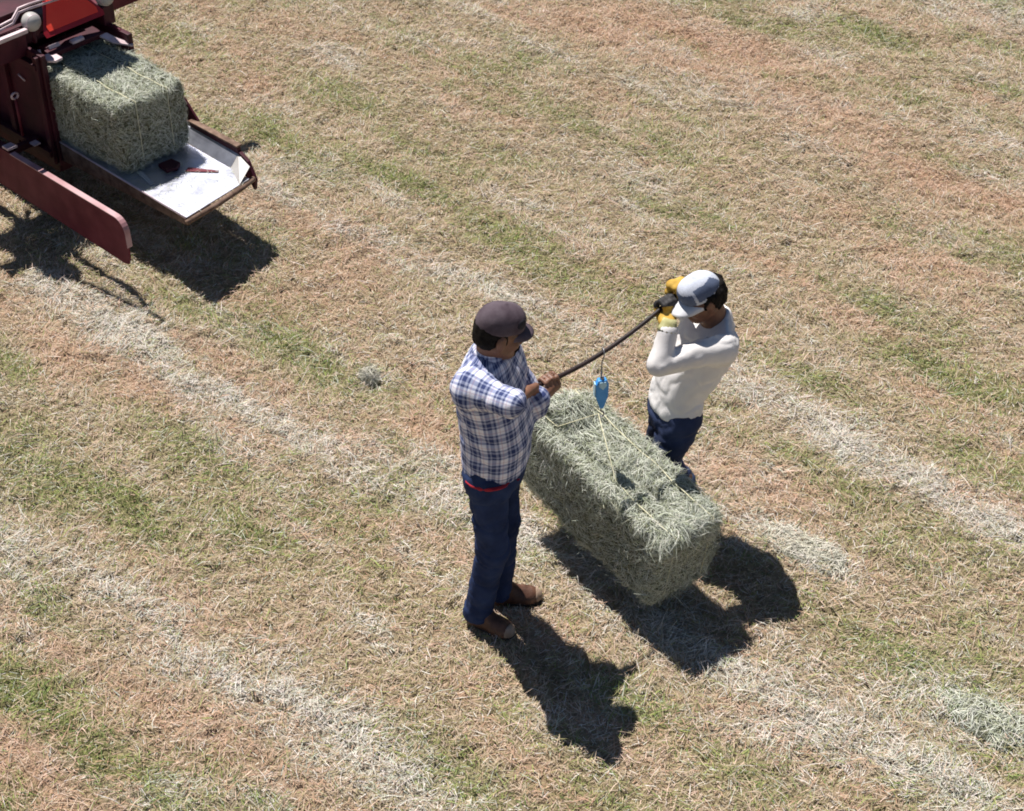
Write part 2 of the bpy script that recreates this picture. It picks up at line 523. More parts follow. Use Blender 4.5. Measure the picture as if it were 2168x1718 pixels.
# ------------------------------------------------------------------ tubes and boxes
def tube_mesh(name, pts, rad, sides=8, cap=True):
    pts = [Vector(p) for p in pts]
    rads = rad if hasattr(rad, '__len__') else [rad] * len(pts)
    V, Fc = [], []
    t0 = (pts[1] - pts[0]).normalized()
    ref = Vector((0, 0, 1)) if abs(t0.z) < 0.9 else Vector((1, 0, 0))
    u = t0.cross(ref).normalized()
    for i, p in enumerate(pts):
        t = (pts[min(i + 1, len(pts) - 1)] - pts[max(i - 1, 0)]).normalized()
        u = (u - t * u.dot(t)).normalized()
        w = t.cross(u)
        for k in range(sides):
            a = 2 * math.pi * k / sides
            V.append(p + (u * math.cos(a) + w * math.sin(a)) * rads[i])
    for i in range(len(pts) - 1):
        for k in range(sides):
            k2 = (k + 1) % sides
            Fc.append((i * sides + k, i * sides + k2, (i + 1) * sides + k2, (i + 1) * sides + k))
    if cap:
        Fc.append(tuple(range(sides))[::-1])
        Fc.append(tuple(range((len(pts) - 1) * sides, len(pts) * sides)))
    me = bpy.data.meshes.new(name)
    me.from_pydata([tuple(v) for v in V], [], Fc)
    me.update()
    return me

def tube(name, pts, rad, mat, parent=None, sides=8):
    me = tube_mesh(name, pts, rad, sides)
    return link_mesh(name, me, mat, parent, smooth=True)

def prism_bm(bm, poly, axis_vec, bevel=0.0):
    """extrude polygon (3-D points) along a vector into bm"""
    a = [bm.verts.new(p) for p in poly]
    b = [bm.verts.new(Vector(p) + Vector(axis_vec)) for p in poly]
    n = len(poly)
    fs = [bm.faces.new(a[::-1]), bm.faces.new(b)]
    for i in range(n):
        fs.append(bm.faces.new((a[i], a[(i + 1) % n], b[(i + 1) % n], b[i])))
    return a + b

def bm_obj(name, bm, mat, parent=None, bevel=0.0, smooth=False):
    bmesh.ops.recalc_face_normals(bm, faces=bm.faces[:])
    if bevel:
        bmesh.ops.bevel(bm, geom=bm.edges[:], offset=bevel, segments=2, affect='EDGES', clamp_overlap=True, profile=0.6)
    me = bpy.data.meshes.new(name)
    bm.to_mesh(me)
    bm.free()
    return link_mesh(name, me, mat, parent, smooth)

def box(name, lo, hi, mat, parent=None, bevel=0.004):
    bm = bmesh.new()
    (x0, y0, z0), (x1, y1, z1) = lo, hi
    prism_bm(bm, [(x0, y0, z0), (x1, y0, z0), (x1, y1, z0), (x0, y1, z0)], (0, 0, z1 - z0))
    return bm_obj(name, bm, mat, parent, bevel)

def prism(name, poly, vec, mat, parent=None, bevel=0.003):
    bm = bmesh.new()
    prism_bm(bm, poly, vec)
    return bm_obj(name, bm, mat, parent, bevel)

# ------------------------------------------------------------------ hay bales
HAY_IN = noise_mat('shade_dark_hay', (.07, .073, .045), (.19, .19, .125), 30, 0.95, 1.0, 70, spec=0.1, bdist=0.02)  # core hay, darkened so the bale sides look shaded
HAY = attr_mat('hay_blades', 0.8, 0.2)
TWINE = noise_mat('baling_twine', (.66, .62, .40), (.76, .72, .50), 40, 0.7, 0.3, 200)
HAYPAL = np.array([[.52, .545, .455], [.44, .47, .37], [.60, .61, .53], [.33, .36, .23], [.64, .62, .55], [.46, .46, .34]])

def hay_strands(name, V, Q, n, parent, lmin, lmax, loft=0.35, wd=(.0014, .0030), sparse=.72, avoid=(), pal=None):
    A, B, Cc, Dd = (V[Q[:, i]] for i in range(4))
    nr = np.cross(Cc - A, Dd - B)
    ar = np.linalg.norm(nr, axis=1)
    nr /= np.maximum(ar, 1e-9)[:, None]
    f = rng.choice(len(Q), n, p=ar / ar.sum())
    uv = rng.uniform(0, 1, (n, 2))
    P = (A[f] * (1 - uv[:, :1]) + B[f] * uv[:, :1]) * (1 - uv[:, 1:]) + (Dd[f] * (1 - uv[:, :1]) + Cc[f] * uv[:, :1]) * uv[:, 1:]
    if avoid:
        # the strings bite in and leave a groove
        near = np.min([np.abs(P[:, 1] - a) for a in avoid], axis=0) < .013
        k = ~(near & (nr[f][:, 2] > .3) & (rng.uniform(0, 1, n) < .85))
        P, f = P[k], f[k]
        n = len(P)
    N = nr[f]
    T = rng.normal(0, 1, (n, 3))
    # neighbouring strands share a lean
    T += np.stack([vnoise(P, 9, 5), vnoise(P, 9, 6), vnoise(P, 9, 7)], 1) * 2.2
    T -= N * (T * N).sum(1, keepdims=True)
    T /= np.linalg.norm(T, axis=1, keepdims=True)
    lf = np.abs(rng.normal(0, loft, n))
    flush = (np.abs(N[:, 2]) < .60) & (rng.uniform(0, 1, n) > .025)
    lf *= np.where(flush, .12, 1.0)      # sides are pressed flat by the chamber
    D = T * np.cos(lf)[:, None] + N * np.sin(lf)[:, None]
    D[:, 2] -= 0.12
    # shorter blades on the sides let the shade-darkened core show
    thin = flush & (rng.uniform(0, 1, n) < sparse)
    L0 = np.where(thin, .35, 1.0)
    L = L0 * rng.uniform(lmin, lmax, n) * np.where(rng.uniform(0, 1, n) < .05, 1.5, 1)
    C = (HAYPAL[rng.choice(6, n, p=[.30, .24, .16, .13, .09, .08])] if pal is None else pal[rng.integers(0, len(pal), n)]) * rng.uniform(.75, 1.2, (n, 1))
    P = P - D * (L * 0.35)[:, None] + N * rng.uniform(-.004, .008, (n, 1))
    me = ribbons(name, P, D, N + rng.normal(0, 1, (n, 3)) * np.where(flush, .12, .5)[:, None], L, rng.uniform(wd[0], wd[1], n), rng.uniform(.0, .25, n) * L, C, segs=3)
    o = link_mesh(name, me, HAY, parent)
    o['kind'] = 'stuff'
    return o

def hay_bale(loc, yaw, L, W, H, seed, dents=(), bumps=(), strands=15000, label='', tilt=(0, 0), twines=(-.11, .11), peak=None, ragged=0):
    h = 0.014
    F = Field((-L / 2 - .1, -W / 2 - .1, -.1), (L / 2 + .1, W / 2 + .1, H + .14), h)
    r = 0.035
    def rb(X, Y, Z):
        # the sides bulge a little between the twines
        bul = 0.018 * np.cos(np.clip(X / L, -.5, .5) * math.pi)
        qx = np.abs(X) - (L / 2 - r); qy = np.abs(Y) - (W / 2 - r + bul); qz = np.abs(Z - H / 2) - (H / 2 - r)
        return np.sqrt(np.maximum(qx, 0) ** 2 + np.maximum(qy, 0) ** 2 + np.maximum(qz, 0) ** 2) + np.minimum(np.maximum(np.maximum(qx, qy), qz), 0) - r
    F.add((rb, (-L / 2, -W / 2, 0), (L / 2, W / 2, H)), 0.002)
    for c, rr in bumps:
        F.add(ellip(c, rr), 0.05)
    for c, rr in dents:
        F.add(ellip(c, rr), 0.03, cut=True)
    for tw in twines:
        F.add(rcone((-L / 2 - .05, tw, H + .004), (L / 2 + .05, tw, H + .006), .022, .022), 0.015, cut=True)
    F.displace(0.013, 9, seed, 2, band=.06)
    F.displace(0.013, 24, seed + 3, 2, band=.06)
    F.displace(0.008, 11, seed + 5, 1, band=.06, stretch=(5, 1, 1))     # the flakes a bale is packed from
    me, V, Q = F.mesh('hay_bale', relax=1)
    o = link_mesh('hay_bale', me, HAY_IN)
    tag(o, label, 'hay bale', 'rectangular hay bales')
    o.location = loc
    o.rotation_euler = (tilt[0], tilt[1], yaw)
    hay_strands('loose_hay', V, Q, strands, o, .025, .085, avoid=twines)
    if ragged:
        k = V[Q].mean(1)[:, 0] < -L / 2 + .10
        hay_strands('ragged_end', V, Q[k], ragged, o, .04, .12, .55)
    for tw in twines:
        top = []
        for t in np.linspace(-.5, .5, 15):
            top.append((t * L, tw + 0.004 * math.sin(t * 17), H + .004 + .004 * math.sin(t * 31 + seed)))
        if peak and abs(tw - peak[3]) < .01:
            MW = Matrix.Translation(loc) @ Matrix.Rotation(yaw, 4, 'Z') @ Matrix.Rotation(tilt[1], 4, 'Y')
            pk = MW.inverted() @ Vector(peak[:3])
            top = [p for p in top if abs(p[0] - pk.x) > .15]
            i = sum(1 for p in top if p[0] < pk.x)
            top.insert(i, tuple(pk))
        ring = top + [(L / 2 + .006, tw, H - .05), (L / 2 + .006, tw, .05), (L / 2 - .05, tw, -.004), (-L / 2 + .05, tw, -.004), (-L / 2 - .006, tw, .05), (-L / 2 - .006, tw, H - .05), top[0]]
        tube('twine', ring, .0024, TWINE, o, 6)
    return o

hay_bale((.462, 5.936, .220), math.atan2(.78, -.62), .94, .36, .415, 11,
         dents=[((-.18, .005, .430), (.17, .026, .065)), ((.10, -.02, .43), (.14, .018, .04)), ((-.47, -.19, .43), (.07, .06, .05)), ((-.47, .19, .43), (.07, .06, .05))],
         bumps=[((.38, .02, .40), (.09, .12, .08)), ((-.42, -.02, .31), (.05, .14, .10))],
         strands=38000, label='pale green hay bale hanging off the ground between the two men',
         ragged=2600, tilt=(0, -R(8)), peak=(.378, 5.927, .885, .11))

# ------------------------------------------------------------------ people
def unit(v):
    v = np.array(v, float)
    return v / np.linalg.norm(v)

def frame(yaw, pitch=0, roll=0):
    """columns forward, left, up; pitch > 0 looks down"""
    M = Matrix.Rotation(yaw, 3, 'Z') @ Matrix.Rotation(pitch, 3, 'Y') @ Matrix.Rotation(roll, 3, 'X')
    return np.array(M)

def torso_prim(spine, yaw, grow=0.0):
    """spine: list of (centre, half width, half depth); elliptical sections along the spine"""
    C = np.array([s[0] for s in spine], float)
    W = np.array([s[1] for s in spine]) + grow
    Dp = np.array([s[2] for s in spine]) + grow
    ax = unit(C[-1] - C[0])
    lf = np.array([-math.sin(yaw), math.cos(yaw), 0.0])
    lf = unit(lf - ax * (lf @ ax))
    fw = np.cross(lf, ax)
    T = (C - C[0]) @ ax
    CF = (C - C[0]) @ fw; CL = (C - C[0]) @ lf
    def coords(X, Y, Z):
        dx, dy, dz = X - C[0][0], Y - C[0][1], Z - C[0][2]
        t = dx * ax[0] + dy * ax[1] + dz * ax[2]
        a = dx * fw[0] + dy * fw[1] + dz * fw[2]
        b = dx * lf[0] + dy * lf[1] + dz * lf[2]
        return t, a - np.interp(t, T, CF), b - np.interp(t, T, CL)
    def fn(X, Y, Z):
        t, a, b = coords(X, Y, Z)
        w = np.interp(t, T, W); d = np.interp(t, T, Dp)
        # superellipse, a little squarer than an ellipse
        rho = ((np.abs(a) / d) ** 2.3 + (np.abs(b) / w) ** 2.3) ** (1 / 2.3)
        dd = (rho - 1) * np.minimum(w, d)
        end = np.maximum(t - T[-1], T[0] - t)
        return np.maximum(dd, end)
    r = max(W.max(), Dp.max()) + 0.03
    return (fn, C.min(0) - r, C.max(0) + r), coords, T

def head_prims(c, M, s=1.0):
    c = np.array(c, float)
    def w(f, l, u): return c + M @ (np.array((f, l, u)) * s)
    def e(f, l, u, rf, rl, ru): return ellip(w(f, l, u), np.array((rf, rl, ru)) * s, M)
    add, cut = [], []
    add += [(e(-.012, 0, .025, .096, .076, .088), .02), (e(.030, 0, -.050, .060, .056, .070), .03),
            (e(.000, 0, -.055, .060, .060, .050), .03),
            (e(.072, 0, -.103, .022, .022, .020), .025)]
    for sd in (-1, 1):
        add.append((rcone(w(-.005, sd * .062, -.060), w(.062, sd * .028, -.098), .018 * s, .018 * s), .02))
        add.append((e(.060, sd * .042, -.038, .026, .024, .024), .02))
        add.append((rcone(w(.086, sd * .012, .010), w(.072, sd * .045, .012), .011 * s, .010 * s), .012))
        cut.append((e(.102, sd * .031, -.012, .014, .016, .011), .010))
    add.append((rcone(w(.090, 0, -.005), w(.108, 0, -.043), .009 * s, .013 * s), .012))
    for sd in (-1, 1):
        add.append((e(.098, sd * .012, -.050, .010, .009, .008), .008))
    add.append((rcone(w(.092, -.018, -.073), w(.092, .018, -.073), .008 * s, .008 * s), .008))
    add.append((rcone(w(.089, -.015, -.083), w(.089, .015, -.083), .008 * s, .008 * s), .006))
    ears = []
    for sd in (-1, 1):
        ears.append((e(-.008, sd * .078, -.018, .022, .012, .034), .008))
        ears.append((e(-.012, sd * .084, -.016, .019, .007, .030), .006))
    return add, cut, ears, w

def grip_prims(c, axis, palm, wrist, s=1.0, grow=0.0, pole_r=.012, flip=1):
    """a hand closed round a pole at c; palm: direction from the pole to the palm; returns prims"""
    c = np.array(c, float)
    a = unit(axis); n = np.array(palm, float); n = unit(n - a * (n @ a)); t = np.cross(a, n) * flip
    out = []
    kn = []
    for i in range(4):
        off = (i - 1.5) * .0205 * s
        ln = (.95, 1.0, .97, .85)[i]
        r0 = (.0098, .0100, .0096, .0086)[i] * s + grow
        pts = []
        for ang, rr in ((-5, .030), (35, .026), (100, .0105 + .012), (165, .011 + .010), (225, .0105 + .010)):
            an = R(ang * ln)
            rad = pole_r + rr * s - .004
            pts.append(c + a * off + n * math.cos(an) * rad + t * math.sin(an) * rad)
        kn.append(pts[0])
        for k in range(4):
            out.append((rcone(pts[k], pts[k + 1], r0 * (1.08 - .07 * k), r0 * (1.0 - .07 * k)), .004))
    w = np.array(wrist, float)
    for i in range(4):
        out.append((rcone(w + a * (i - 1.5) * .011, kn[i], .016 * s + grow, .0125 * s + grow), .016))
    out.append((rcone(w, c + n * (.045 * s) - a * .022 - t * .012, .020 * s + grow, .019 * s + grow), .015))
    # the thumb leaves the side of the palm and closes the other way round
    b0 = w * .55 + (c + n * .035) * .45 - a * .030 * s - t * .010
    b1 = c - a * .042 * s + n * .018 - t * (pole_r + .014)
    b2 = c - a * .034 * s - n * .016 - t * (pole_r + .008)
    b3 = c - a * .018 * s - n * (pole_r + .012) - t * .004
    out.append((rcone(b0, b1, .0145 * s + grow, .0125 * s + grow), .010))
    out.append((rcone(b1, b2, .0115 * s + grow, .0105 * s + grow), .005))
    out.append((rcone(b2, b3, .0105 * s + grow, .0088 * s + grow), .005))
    return out

SKIN = noise_mat('brown_skin', (.16, .075, .045), (.22, .105, .062), 25, 0.5, 0.15, 180, spec=0.4)
HAIR = noise_mat('black_hair', (.005, .004, .004), (.012, .010, .008), 60, 0.75, 0.8, 160, spec=.12)
EYEW = noise_mat('eye_white', (.6, .58, .54), (.66, .64, .6), 40, 0.3, 0.0)
EYED = noise_mat('eye_iris', (.012, .008, .006), (.02, .012, .008), 40, 0.2, 0.0)
JEANS = noise_mat('indigo_denim', (.011, .019, .055), (.032, .054, .135), 9, 0.85, 0.35, 260, spec=0.15, lo=.3, hi=.7)
JEANS2 = noise_mat('worn_denim', (.018, .026, .062), (.040, .055, .115), 9, 0.85, 0.35, 260, spec=0.15, lo=.3, hi=.7)
LEATHER = noise_mat('brown_boot_leather', (.060, .024, .014), (.13, .062, .038), 22, 0.55, 0.35, 90, spec=0.4)
TOE = noise_mat('sunlit_toe_leather', (.26, .18, .125), (.38, .28, .215), 26, .7, .3, 80)  # pale tone paints the sun falling on the boot toes
SOLE = noise_mat('boot_rubber', (.02, .016, .013), (.05, .04, .03), 30, 0.8, 0.3, 80)
WHITE_SHIRT = noise_mat('white_knit', (.68, .65, .63), (.78, .75, .73), 6, 0.9, 0.25, 220, spec=0.1)
RED_CLOTH = noise_mat('red_cotton', (.32, .022, .035), (.45, .04, .05), 14, 0.9, 0.2, 150, spec=0.1)
CAP1 = noise_mat('charcoal_cap_cloth', (.070, .050, .062), (.115, .090, .105), 16, 0.85, 0.4, 240, spec=0.2)
CAP1D = noise_mat('black_patch_cloth', (.010, .008, .014), (.02, .018, .026), 30, 0.85, 0.3, 240)
GLOVE_Y = noise_mat('yellow_work_glove', (.40, .23, .035), (.56, .36, .08), 26, 0.85, 0.3, 150, spec=0.15)
GLOVE_D = noise_mat('black_glove_palm', (.012, .011, .012), (.03, .028, .03), 26, 0.7, 0.3, 150)
GLOVE_C = noise_mat('pale_green_cuff', (.33, .31, .12), (.46, .44, .22), 26, 0.85, 0.3, 150)

def plaid_mat():
    m, nt, b = new_mat('blue_white_plaid')
    uv = nt.nodes.new('ShaderNodeUVMap'); uv.uv_map = 'plaid'
    sp = nt.nodes.new('ShaderNodeSeparateXYZ')
    nt.links.new(uv.outputs['UV'], sp.inputs['Vector'])
    def stripes(out, period, phase):
        d = nt.nodes.new('ShaderNodeMath'); d.operation = 'MULTIPLY_ADD'
        d.inputs[1].default_value = 1 / period; d.inputs[2].default_value = phase
        nt.links.new(out, d.inputs[0])
        f = nt.nodes.new('ShaderNodeMath'); f.operation = 'FRACT'
        nt.links.new(d.outputs[0], f.inputs[0])
        r = ramp(nt, [(0.0, 0.0), (.05, 0.0), (.09, .95), (.17, .95), (.20, .40), (.25, .40), (.28, 1.0), (.46, 1.0), (.49, .40), (.58, .40), (.61, .95), (.68, .95), (.72, 0.0), (1.0, 0.0)])
        nt.links.new(f.outputs[0], r.inputs['Fac'])
        r2 = ramp(nt, [(0, 0), (.80, 0), (.82, 1), (.86, 1), (.88, 0), (1, 0)])
        nt.links.new(f.outputs[0], r2.inputs['Fac'])
        return r.outputs['Color'], r2.outputs['Color']
    su, ru = stripes(sp.outputs['X'], .080, .1)
    sv, rv = stripes(sp.outputs['Y'], .082, .3)
    ad = nt.nodes.new('ShaderNodeMix'); ad.data_type = 'RGBA'; ad.inputs['Factor'].default_value = .5
    nt.links.new(su, ad.inputs['A']); nt.links.new(sv, ad.inputs['B'])
    cr = ramp(nt, [(0.0, (.76, .76, .83)), (.5, (.30, .33, .47)), (1.0, (.040, .055, .145))])
    nt.links.new(ad.outputs['Result'], cr.inputs['Fac'])
    rd = nt.nodes.new('ShaderNodeMix'); rd.data_type = 'RGBA'; rd.inputs['Factor'].default_value = .5
    nt.links.new(ru, rd.inputs['A']); nt.links.new(rv, rd.inputs['B'])
    mul = nt.nodes.new('ShaderNodeMath'); mul.operation = 'MULTIPLY'; mul.inputs[1].default_value = .45
    nt.links.new(rd.outputs['Result'], mul.inputs[0])
    mx = nt.nodes.new('ShaderNodeMix'); mx.data_type = 'RGBA'
    nt.links.new(mul.outputs[0], mx.inputs['Factor'])
    nt.links.new(cr.outputs['Color'], mx.inputs['A'])
    mx.inputs['B'].default_value = (.35, .09, .12, 1)
    nt.links.new(mx.outputs['Result'], b.inputs['Base Color'])
    b.inputs['Roughness'].default_value = .9
    b.inputs['Specular IOR Level'].default_value = .1
    tc = nt.nodes.new('ShaderNodeTexCoord')
    n = nt.nodes.new('ShaderNodeTexNoise'); n.inputs['Scale'].default_value = 60
    nt.links.new(tc.outputs['Object'], n.inputs['Vector'])
    bp = nt.nodes.new('ShaderNodeBump'); bp.inputs['Strength'].default_value = .25; bp.inputs['Distance'].default_value = .004
    nt.links.new(n.outputs['Fac'], bp.inputs['Height']); nt.links.new(bp.outputs['Normal'], b.inputs['Normal'])
    return m
PLAID = plaid_mat()

def boot(parent, off, ankle, heel, d, L, shaft_to, mat=LEATHER):
    d = unit((d[0], d[1], 0)); hl = np.array((heel[0], heel[1], 0.0))
    side = np.array((-d[1], d[0], 0))
    toe = hl + d * (L - .045)
    lo = np.minimum(np.minimum(hl, toe), np.array(ankle)) - .09
    hi = np.maximum(np.maximum(hl, toe), np.array(shaft_to)) + .09
    lo[2] = -.01
    def shape(g):
        F = Field(lo, hi, .0065)
        F.add(rcone(hl + d * .045 + [0, 0, .045], toe - d * .03 + [0, 0, .036], .042 + g, .046 + g), .02)
        F.add(rcone(toe - d * .04 + [0, 0, .038], toe + [0, 0, .036], .044 + g, .034 + g), .02)
        return F
    F = shape(0)
    F.add(rcone(hl + d * .05 + [0, 0, .05], np.array(ankle) + [0, 0, .02], .046, .050), .025)
    F.add(rcone(ankle, shaft_to, .052, .054), .02)
    F.add(rcone(hl + d * .10 + [0, 0, .085], toe - d * .05 + [0, 0, .048], .034, .030), .02)
    F.clip(lambda X, Y, Z: .012 - Z + 0 * X + 0 * Y)
    F.displace(.003, 40, 3)
    me, V, Q = F.mesh('boot', off)
    b = link_mesh('boot', me, mat, parent)
    F = shape(.006)
    F.clip(lambda X, Y, Z: Z - .024 + 0 * X + 0 * Y)
    F.clip(lambda X, Y, Z: .001 - Z + 0 * X + 0 * Y)
    me, V, Q = F.mesh('sole', off)
    link_mesh('sole', me, SOLE, b)
    F = shape(.003)
    tc = toe + d * .002
    F.clip(lambda X, Y, Z: -((X - tc[0]) * d[0] + (Y - tc[1]) * d[1]) + 0 * Z, .004)
    F.clip(lambda X, Y, Z: .026 - Z + 0 * X + 0 * Y)
    me, V, Q = F.mesh('toe_cap', off)  # shell added to paint the sunlit end of the boot
    link_mesh('toe_cap', me, TOE, b)  # pale shell painted as the sunlit end of the boot
    return b

def cap_on(parent, off, c, M, s, mat, brim_mat, brim_len=.070, name='cap', droop=.020, brim_w=.078, tilt=.06):
    c = np.array(c, float)
    def w(f, l, u): return c + M @ (np.array((f, l, u)) * s)
    h = .0062
    F = Field(c - .19, c + .19, h)
    F.add(ellip(w(-.012, 0, .036), np.array((.102, .084, .092)) * s, M), .005)
    F.add(ellip(w(.040, 0, .060), np.array((.048, .062, .056)) * s, M), .03)      # high front panels
    F.add(rcone(w(-.010, 0, .128), w(-.010, 0, .131), .007 * s, .006 * s), .004)  # button
    n = M @ np.array((tilt * -1.6, 0, 1.0)); p = w(0, 0, .022)
    F.clip(lambda X, Y, Z: -((X - p[0]) * n[0] + (Y - p[1]) * n[1] + (Z - p[2]) * n[2]), .004)
    F.displace(.0022, 30, 8)
    me, V, Q = F.mesh('cap', off)
    cp = link_mesh(name, me, mat, parent)
    bm = bmesh.new()
    rows, cols = 7, 17
    g = {}
    for sd in (0, 1):
        for i in range(rows):
            for j in range(cols):
                t = -1 + 2 * j / (cols - 1)
                l = brim_w * math.sin(t * 1.35) / math.sin(1.35)
                f0 = .098 * math.sqrt(max(0, 1 - (l / .092) ** 2)) - .014
                f1 = f0 + brim_len * (max(0.0, 1 - t ** 4)) ** .5 + .002
                f = f0 + (f1 - f0) * i / (rows - 1)
                u = .022 + .095 * tilt - droop * (t ** 2) - .012 * (i / (rows - 1)) ** 2 + (0.0 if sd else .005)
                g[sd, i, j] = bm.verts.new(w(f, l, u) - np.array(off))
    for i in range(rows - 1):
        for j in range(cols - 1):
            bm.faces.new([g[0, i, j], g[0, i + 1, j], g[0, i + 1, j + 1], g[0, i, j + 1]])
            bm.faces.new([g[1, i, j], g[1, i, j + 1], g[1, i + 1, j + 1], g[1, i + 1, j]])
    for j in range(cols - 1):
        bm.faces.new([g[0, rows - 1, j], g[1, rows - 1, j], g[1, rows - 1, j + 1], g[0, rows - 1, j + 1]])
    for i in range(rows - 1):
        bm.faces.new([g[0, i, 0], g[1, i, 0], g[1, i + 1, 0], g[0, i + 1, 0]])
        bm.faces.new([g[0, i, cols - 1], g[0, i + 1, cols - 1], g[1, i + 1, cols - 1], g[1, i, cols - 1]])
    bm_obj('brim', bm, brim_mat, cp, smooth=True)
    return cp, w

def build_person(J, label):
    off = np.array(J['root'], float)
    root = empty('person', tuple(off))
    tag(root, label, 'person')
    yaw = J['yaw']
    M = frame(*J['head_rot'])
    hs = J.get('head_s', 1.0)
    add, cut, ears, hw = head_prims(J['head'], M, hs)
    pr, coords, T = torso_prim(J['spine'], yaw)
    pts = np.array([J[k] for k in ('hipR', 'hipL', 'kneeR', 'kneeL', 'ankR', 'ankL', 'shR', 'shL', 'elR', 'elL', 'wrR', 'wrL', 'head')] + [J['gripR'][0], J['gripL'][0]])
    lo, hi = pts.min(0) - .2, pts.max(0) + .2
    lo[2] = -.02
    # -- body: one continuous skin
    F = Field(lo, hi, .0064)
    F.add(torso_prim(J['spine'], yaw, -.016)[0], .03)
    for s in 'RL':
        F.add(rcone(J['hip' + s], J['knee' + s], .074, .050), .03)
        F.add(rcone(J['knee' + s], J['ank' + s], .050, .036), .03)
        ft = np.array(J['heel' + s]); d = unit(J['foot' + s])
        F.add(rcone(np.array(J['ank' + s]), ft + d * .05 + [0, 0, .05], .036, .034), .02)
        F.add(rcone(ft + d * .06 + [0, 0, .045], ft + d * .20 + [0, 0, .036], .034, .026), .02)
        F.add(rcone(J['sh' + s], J['el' + s], .050, .037), .03)
        F.add(rcone(J['el' + s], J['wr' + s], .037, .027), .02)
        for p, k in grip_prims(*J['grip' + s][:3], J['wr' + s], **J['grip' + s][3]):
            F.add(p, k)
    F.add(rcone(J['neck'], hw(-.025, 0, -.055), .060, .054), .03)
    for p, k in add: F.add(p, k)
    for p, k in cut: F.add(p, k, cut=True)
    for p, k in ears: F.add(p, k)
    me, V, Q = F.mesh('body', off, relax=1)
    link_mesh('body', me, SKIN, root)
    # -- eyes
    for sd in (-1, 1):
        bm = bmesh.new()
        bmesh.ops.create_uvsphere(bm, u_segments=12, v_segments=8, radius=.0115 * hs)
        e = bm_obj('eye', bm, EYEW, root, smooth=True)
        e.location = Vector(hw(.079, sd * .031, -.012) - off)
        bm = bmesh.new()
        bmesh.ops.create_uvsphere(bm, u_segments=10, v_segments=6, radius=.0062 * hs)
        i = bm_obj('iris', bm, EYED, e, smooth=True)
        i.location = Vector(M @ np.array((.0075, 0, -.001)))
    # -- hair: a shell round the back and sides under the cap
    F = Field(np.array(J['head']) - .17, np.array(J['head']) + .17, .0062)
    def e(f, l, u, rf, rl, ru): return ellip(hw(f, l, u), np.array((rf, rl, ru)) * hs, M)
    g = J.get('hair_grow', .0)
    F.add(e(-.020, 0, .012, .098 + g, .083 + g * .6, .090), .01)
    F.add(e(-.050, 0, -.035, .060 + g, .070 + g * .5, .055 + g), .02)
    n = M @ np.array((1.0, 0, .35)); p = hw(.018, 0, 0)
    F.clip(lambda X, Y, Z: (X - p[0]) * n[0] + (Y - p[1]) * n[1] + (Z - p[2]) * n[2], .006)
    n2 = M @ np.array((0, 0, 1.0)); p2 = hw(0, 0, .05)
    F.clip(lambda X, Y, Z: (X - p2[0]) * n2[0] + (Y - p2[1]) * n2[1] + (Z - p2[2]) * n2[2], .006)
    F.displace(.006 + g * .35, 55, 12, 2)
    for p, k in ears: F.add(p, .004, cut=True)
    me, V, Q = F.mesh('hair', off)
    link_mesh('hair', me, HAIR, root)
    for sd in (-1, 1):
        tube('eyebrow', [Vector(hw(*q) - off) for q in ((.098, sd * .014, .014), (.094, sd * .030, .020), (.082, sd * .046, .014))], [.004, .0048, .003], HAIR, root, 6)
    if J.get('beard'):
        F = Field(np.array(J['head']) - .17, np.array(J['head']) + .17, .0055)
        F.add(rcone(hw(.100, -.020, -.066), hw(.100, .020, -.066), .006, .006), .006)
        F.add(e(.078, 0, -.104, .023, .024, .022), .006)
        for sd in (-1, 1):
            F.add(rcone(hw(.094, sd * .026, -.070), hw(.080, sd * .026, -.098), .005, .006), .008)
        F.displace(.004, 70, 4, 2)
        me, V, Q = F.mesh('beard', off)
        link_mesh('beard', me, HAIR, root)
    # -- jeans
    F = Field(lo, hi, .0085)
    sp = J['spine']
    a0 = np.array(sp[0][0], float); a1 = np.array(sp[2][0], float)
    F.add(torso_prim(J['spine'][:3], yaw, -.016)[0], .02)
    lf = np.array([-math.sin(yaw), math.cos(yaw), 0])
    hm = (np.array(J['hipR']) + np.array(J['hipL'])) / 2
    F.add(ellip(hm + np.array([0, 0, .01]), (J['spine'][0][2] + .004, J['spine'][0][1] - .006, .11), frame(yaw)), .04)
    lr = J['leg_r']
    for s in 'RL':
        F.add(rcone(J['hip' + s], J['knee' + s], lr[0], lr[1]), .035)
        F.add(rcone(J['knee' + s], J['ank' + s], lr[1], lr[2]), .03)
        F.add(rcone(J['ank' + s], np.array(J['ank' + s]) + [0, 0, -.025], lr[2], lr[2] + .006), .02)
    F.displace(.006, 7, 31, 2, stretch=(1, 1, 2.0))
    F.crease(.0075, 6, 35, (1, 1, 2.4), M=frame(yaw, .35, .3))
    F.crease(.0055, 12, 39, (1, 1, 1.8), M=frame(yaw, -.3, -.4))
    F.clip(lambda X, Y, Z: .055 - Z + 0 * X + 0 * Y)
    me, V, Q = F.mesh('jeans', off)
    link_mesh('jeans', me, J['jeans_mat'], root)
    # -- shirt
    ar = J['arm_r']
    F = Field(lo, hi, .0080)
    F.add(pr, .03)
    F.add(rcone(np.array(J['shR']) + J['trapR'], J['neck'], .062, .062), .05)
    F.add(rcone(np.array(J['shL']) + J['trapL'], J['neck'], .062, .062), .05)
    arms = {}
